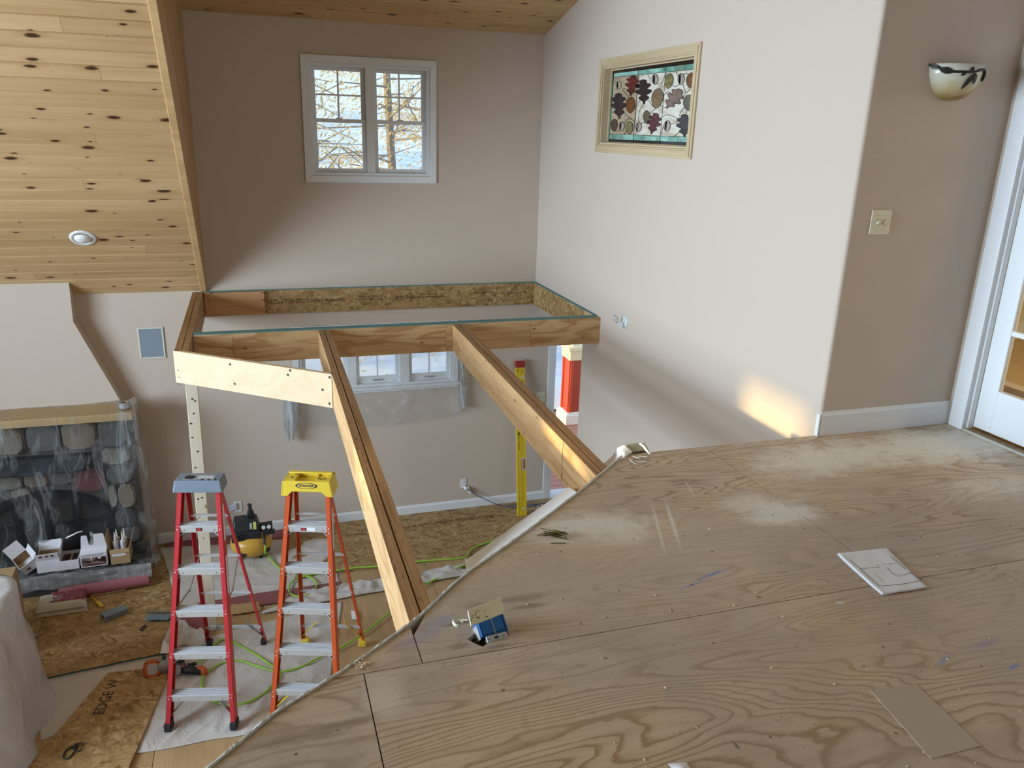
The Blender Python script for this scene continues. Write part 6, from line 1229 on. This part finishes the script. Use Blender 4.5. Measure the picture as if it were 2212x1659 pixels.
lpar(MB(), .955, 1.0, -Wd/2-.002, Wd/2+.002, -.006, .032).build('end_cap', plain('level_red', (.33, .02, .02), .4), lv, bevel=.002); lpar(MB(), .995, 1.003, -Wd/2, Wd/2, -.004, .03).build('end_pad', WPLASTIC, lv)
LPINK = plain('level_grip', (.62, .45, .42)); LRED = plain('grip_outline', (.22, .02, .02)); hg = MB()
for x0_, x1_ in ((0.002, .009), (.038, .045)): lpar(hg, .30, .375, x0_, x1_, -.005, .03)
for a, b in ((.298, .309), (.368, .379)): lpar(hg, a, b, -.002, .048, -.005, .03)
hg.build('grip_surround', LPINK, lv, bevel=.002); mb = MB()
lpar(mb, .305, .372, .009, .012, -.006, .028); lpar(mb, .305, .372, .035, .038, -.006, .028); mb.build('grip_edge', LRED, lv)
for a, x_ in ((.895, .024), (.045, .026)):
    Mv = Matrix((sd, U, fr_)).transposed(); q = bt+U*ln*a+sd*x_+fr_*0.001
    vr = MB().lathe([(.012, .004), (.020, .003), (.021, 0)], q, Mv, 20).build('vial_ring', plain('vial_cream', (.72, .66, .36)), lv); MB().lathe([(0, .002), (.012, .002), (.012, 0)], q, Mv, 16).build('vial', plain('vial_glass', (.40, .42, .18), .1), vr)
for a in (.11, .085, .062, .04): lpar(MB(), a, a+.006, -.028, -.022, -.0012, 0).build('printed_mark', BLACK, lv)
for a, x_ in ((.935, -.028), (.53, -.02), (.525, -.026), (.535, -.03), (.93, .03), (.86, .026)): lpar(MB(), a, a+.008, x_-.006, x_+.004, -.0016, .002).build('printed_mark', BLACK, lv)
for a, b in ((.50, .60), (.43, .49)): lpar(MB(), a, b, -.026, -.022, -.0012, 0).build('printed_line', BLACK, lv)
# ------------------------------------------------------------------ on the loft floor
fo = thing('floor_outlet', 'blue electrical box and ivory floor outlet cover pulled up out of the hole', 'outlet box', tuple(az(1062, 1372, LF)))
BLUE = plain('blue_box_plastic', (0.012, 0.12, 0.42), 0.35, var=.1, scale=30); IV2 = plain('cream_cover', (0.74, 0.76, 0.58), 0.35); GREYP = plain('translucent_grey', (.38, .41, .40), .4); GALV = plain('galvanised_strap', (.52, .60, .66), .4, .3)
# tilted frame: the box leans back out of its hole
U_ = (az(1100, 1352, LF)-az(1040, 1368, LF)); U_.z = 0; U_.normalize(); V_ = Vector((-U_.y, U_.x, 0)); tilt = math.radians(48)
Nb = (V_*-math.cos(tilt)+Vector((0, 0, 1))*math.sin(tilt)).normalized(); Tb = U_.cross(Nb)*-1
if Tb.z < 0: Tb = -Tb
c0 = az(1064, 1349, LF+0.035)
def bp_(x, y, z): return c0+U_*x+Tb*y+Nb*z
def bbox(mb, x0, x1, y0, y1, z0, z1): return mb.para(bp_(x0, y0, z0), U_*(x1-x0), Tb*(y1-y0), Nb*(z1-z0))
mb = MB(); bbox(mb, -.047, .047, -.030, .030, -.055, -.050)
for x0_, x1_, y0_, y1_ in ((-.047, -.043, -.03, .03), (.043, .047, -.03, .03), (-.043, .043, -.03, -.026), (-.043, .043, .026, .03)): bbox(mb, x0_, x1_, y0_, y1_, -.05, 0.0)
mb.build('box', BLUE, fo, bevel=.0015)
bbox(MB(), -.043, .043, -.026, .026, -.04, -.004).build('device', plain('device_blue', (.015, .16, .50), .35), fo, bevel=.003)
bbox(MB(), -.0015, .0015, -.028, .030, -.004, .003).build('ground_bar', STEEL, fo)
bbox(MB(), -.050, -.0475, -.034, .012, -.075, -.010).build('box_side', GREYP, fo); bbox(MB(), .0475, .052, -.034, .012, -.075, -.010).build('box_side', GREYP, fo)
s_o = bbox(MB(), -.036, .040, -.052, -.031, -.004, .001).build('mounting_strap', GALV, fo, bevel=.003)
Mb = Matrix((U_, Tb, Nb)).transposed()
for x_, r_ in ((0.0, .008), (-.026, .003), (.026, .0035)): MB().lathe([(0, .0006), (r_, .0006), (r_, 0)], bp_(x_, -.042, .001), Mb @ Matrix(((1, 0, 0), (0, .6, 0), (0, 0, 1))), 14).build('strap_hole', plain('hole_dark', (.05, .06, .07)), s_o)
bbox(MB(), -.030, .030, -.055, -.034, -.06, -.006).build('clamp_block', GREYP, fo, bevel=.002)
# ivory cover plate leaning on top of the box
q0, q1, q2, q3 = (1010, 1318), (1083, 1289), (1091, 1323), (1017, 1352)
zc = LF+0.075; K = [az(u, v, zz) for (u, v), zz in zip((q0, q1, q2, q3), (zc+.022, zc+.022, zc, zc))]
nn = (K[1]-K[0]).cross(K[3]-K[0]).normalized(); nn = nn if nn.z > 0 else -nn
cvp = MB().prism(K, nn*-0.005).build('cover_plate', IV2, fo, bevel=.0015)
def kp(s, t): return K[0].lerp(K[1], s).lerp(K[3].lerp(K[2], s), t)
kx = (K[1]-K[0]).normalized(); ky = nn.cross(kx)
Mk = Matrix((kx, ky, nn)).transposed(); cc = kp(.31, .56)
MB().lathe([(.0145, .0006), (.0165, .0006), (.017, 0)], cc+nn*.0002, Mk, 24, deg(60), deg(230)).build('cap_recess', plain('recess_shade', (.30, .30, .18)), cvp); MB().lathe([(0, .0004), (.014, .0004)], cc+nn*.0002, Mk, 24).build('round_cap', IV2, cvp)
for s_, t_, r_ in ((.255, .69, .0026), (.47, .83, .0032), (.10, .55, .002), (.985, .25, .0015), (.44, .42, .0014), (.47, .44, .0014)): MB().lathe([(0, .0006), (r_, .0006), (r_, 0)], kp(s_, t_)+nn*.0002, Mk, 10).build('screw_hole', plain('hole_brown', (.10, .09, .05)), cvp)
MB().bar(kp(.02, .42)+nn*.0003, kp(.22, .46)+nn*.0003, nn, .001, .0006).build('hinge_line', plain('line_shade', (.32, .32, .2)), cvp); MB().bar(kp(.06, .55)+nn*.0003, kp(.05, .78)+nn*.0003, nn, .002, .0006).build('latch', plain('line_shade_2', (.25, .25, .16)), cvp)
rg = az(990, 1340, LF+.05); Mr = Matrix((kx, ky, nn)).transposed()
MB().lathe([(.0150, 0), (.0172, 0), (.0172, .014), (.0150, .014), (.0150, 0)], rg-nn*.014, Mr, 28).build('flip_lid', IV2, fo)
MB().bar(rg+kx*.016-nn*.006, kp(0.0, .6)-nn*.002, nn, .010, .002).build('lid_hinge', IV2, fo)
tag(MB().prism([(x, y, LF-.2) for x, y in HOLE], (0, 0, .05)).build('hole_bottom', BLACK), kind='structure')
# stacked plan sheets
pp = thing('floor_plan_sheets', 'two creased white sheets with a hand drawn floor plan on the plywood', 'paper', tuple(az(1905, 1237, LF)))
KA = [az(u, v, LF) for u, v in ((1809, 1199), (1915, 1187), (1997, 1249), (2003, 1273), (1906, 1288))]
def sheetp(s, t, dz=0.0, sh=(0, 0)):
    a = KA[0].lerp(KA[1], s); b = KA[4].lerp(KA[3]*.96+KA[2]*.04, s); p = a.lerp(b, t)
    return Vector((p.x+sh[0], p.y+sh[1], LF+.0012+dz+.012*max(0, t-.72)*(1-.5*s)+.016*max(0, .16-t)+.010*max(0, .12-s)+.0016*noise.noise(Vector((s*4, t*4, 1)))+.0016))
MB().grid(24, 24, lambda s, t: sheetp(s, t)-Vector((0, 0, .001))).build('lower_sheet', PAPER, pp, smooth=True, thick=.0005).location.x -= 0.004
MB().grid(24, 24, lambda s, t: sheetp(s, t, .0022)).build('upper_sheet', PAPER, pp, smooth=True, thick=.0005)
GRAPH = plain('pencil_line', (.10, .105, .13)); 
def inv(cx_, cy_):          # crop point of the sheet -> sheet coordinates (bilinear solve)
    tgt = az(1780+cx_/8.848, 1160+cy_/8.848, LF+.003); s = t = .5
    for _ in range(30):
        p = sheetp(s, t); ds = sheetp(s+.01, t)-p; dt = sheetp(s, t+.01)-p; e_ = tgt-p; det = ds.x*dt.y-ds.y*dt.x
        s += .01*(e_.x*dt.y-e_.y*dt.x)/det; t += .01*(ds.x*e_.y-ds.y*e_.x)/det
    return s, t
for pl, r_ in ((((485, 445), (690, 620), (860, 780), (1060, 955)), .0011), (((1060, 955), (1450, 925), (1700, 880), (1870, 835)), .0010), (((1270, 395), (1420, 510), (1570, 632)), .0011), (((1640, 680), (1750, 755), (1870, 840)), .0011),
               (((690, 618), (860, 605), (1050, 595), (1000, 545)), .0008), (((1120, 530), (1250, 525), (1380, 512)), .0005), (((1205, 595), (1240, 640), (1290, 700), (1400, 745), (1520, 728), (1660, 700)), .0008), (((950, 715), (1040, 760), (1090, 810), (1120, 870)), .0003), (((1240, 520), (1270, 555)), .0004)):
    pts = []
    for a_, b_ in zip(pl, pl[1:]):
        for k in range(6): pts.append((a_[0]+(b_[0]-a_[0])*k/6, a_[1]+(b_[1]-a_[1])*k/6))
    pts.append(pl[-1]); q = [sheetp(*inv(*p), .0030) for p in pts]; mb = MB()
    for a_, b_ in zip(q, q[1:]): mb.bar(a_, b_, (0, 0, 1), r_*2.2, .0003)
    mb.build('pencil_line', GRAPH, pp)
# loose nails
BRASS = plain('gold_coated_nail', (0.16, 0.13, 0.04), 0.4, 0.7)
pc_ = az(1197, 1157, LF); base = None; dirx = (az(1232, 1166, LF)-az(1165, 1148, LF)).normalized()
for k in range(22):
    if k == 0: p, a_, z_ = az(1204, 1174.5, LF), -0.28, .0028
    elif k == 1: p, a_, z_ = az(1172, 1155, LF), 0.30, .004
    elif k == 2: p, a_, z_ = az(1181, 1147, LF), -0.75, .006
    elif k == 3: p, a_, z_ = az(1212, 1164, LF), -0.60, .004
    else: p, a_, z_ = pc_+Vector((rnd.uniform(-.022, .025), rnd.uniform(-.014, .012), 0)), -0.45+rnd.gauss(0, .25), .003+.0035*(k % 5)
    lab = {0: 'single gold coated nail lying apart in front of the nail heap', 1: 'nail pointing out of the heap toward the loft edge, blunt end in', 2: 'nail tilted up at the far side of the heap, head toward the loft edge', 3: 'lowest nail at the near side of the heap'}.get(k, 'gold coated nail in the middle of the little heap on the loft plywood')
    if base is None:
        base = nl = thing('nail', lab, 'nail', (p.x, p.y, LF+z_), a_, group='loose nails on the loft floor')
        MB().tube([(-.032, 0, 0), (-.026, 0, 0), (.034, 0, 0)], [.0003, .0019, .0019], 6).build('shank', BRASS, nl, local=True)
        MB().lathe([(0, 0), (.0038, 0), (.0038, .0014), (0, .0014)], (.034, 0, 0), Matrix(((0, 1, 0), (0, 0, 1), (1, 0, 0))).transposed(), 10).build('head', plain('nail_head', (.55, .5, .3), .3, .8), nl, local=True)
    else: dup(base, (p.x, p.y, LF+z_), a_, lab)
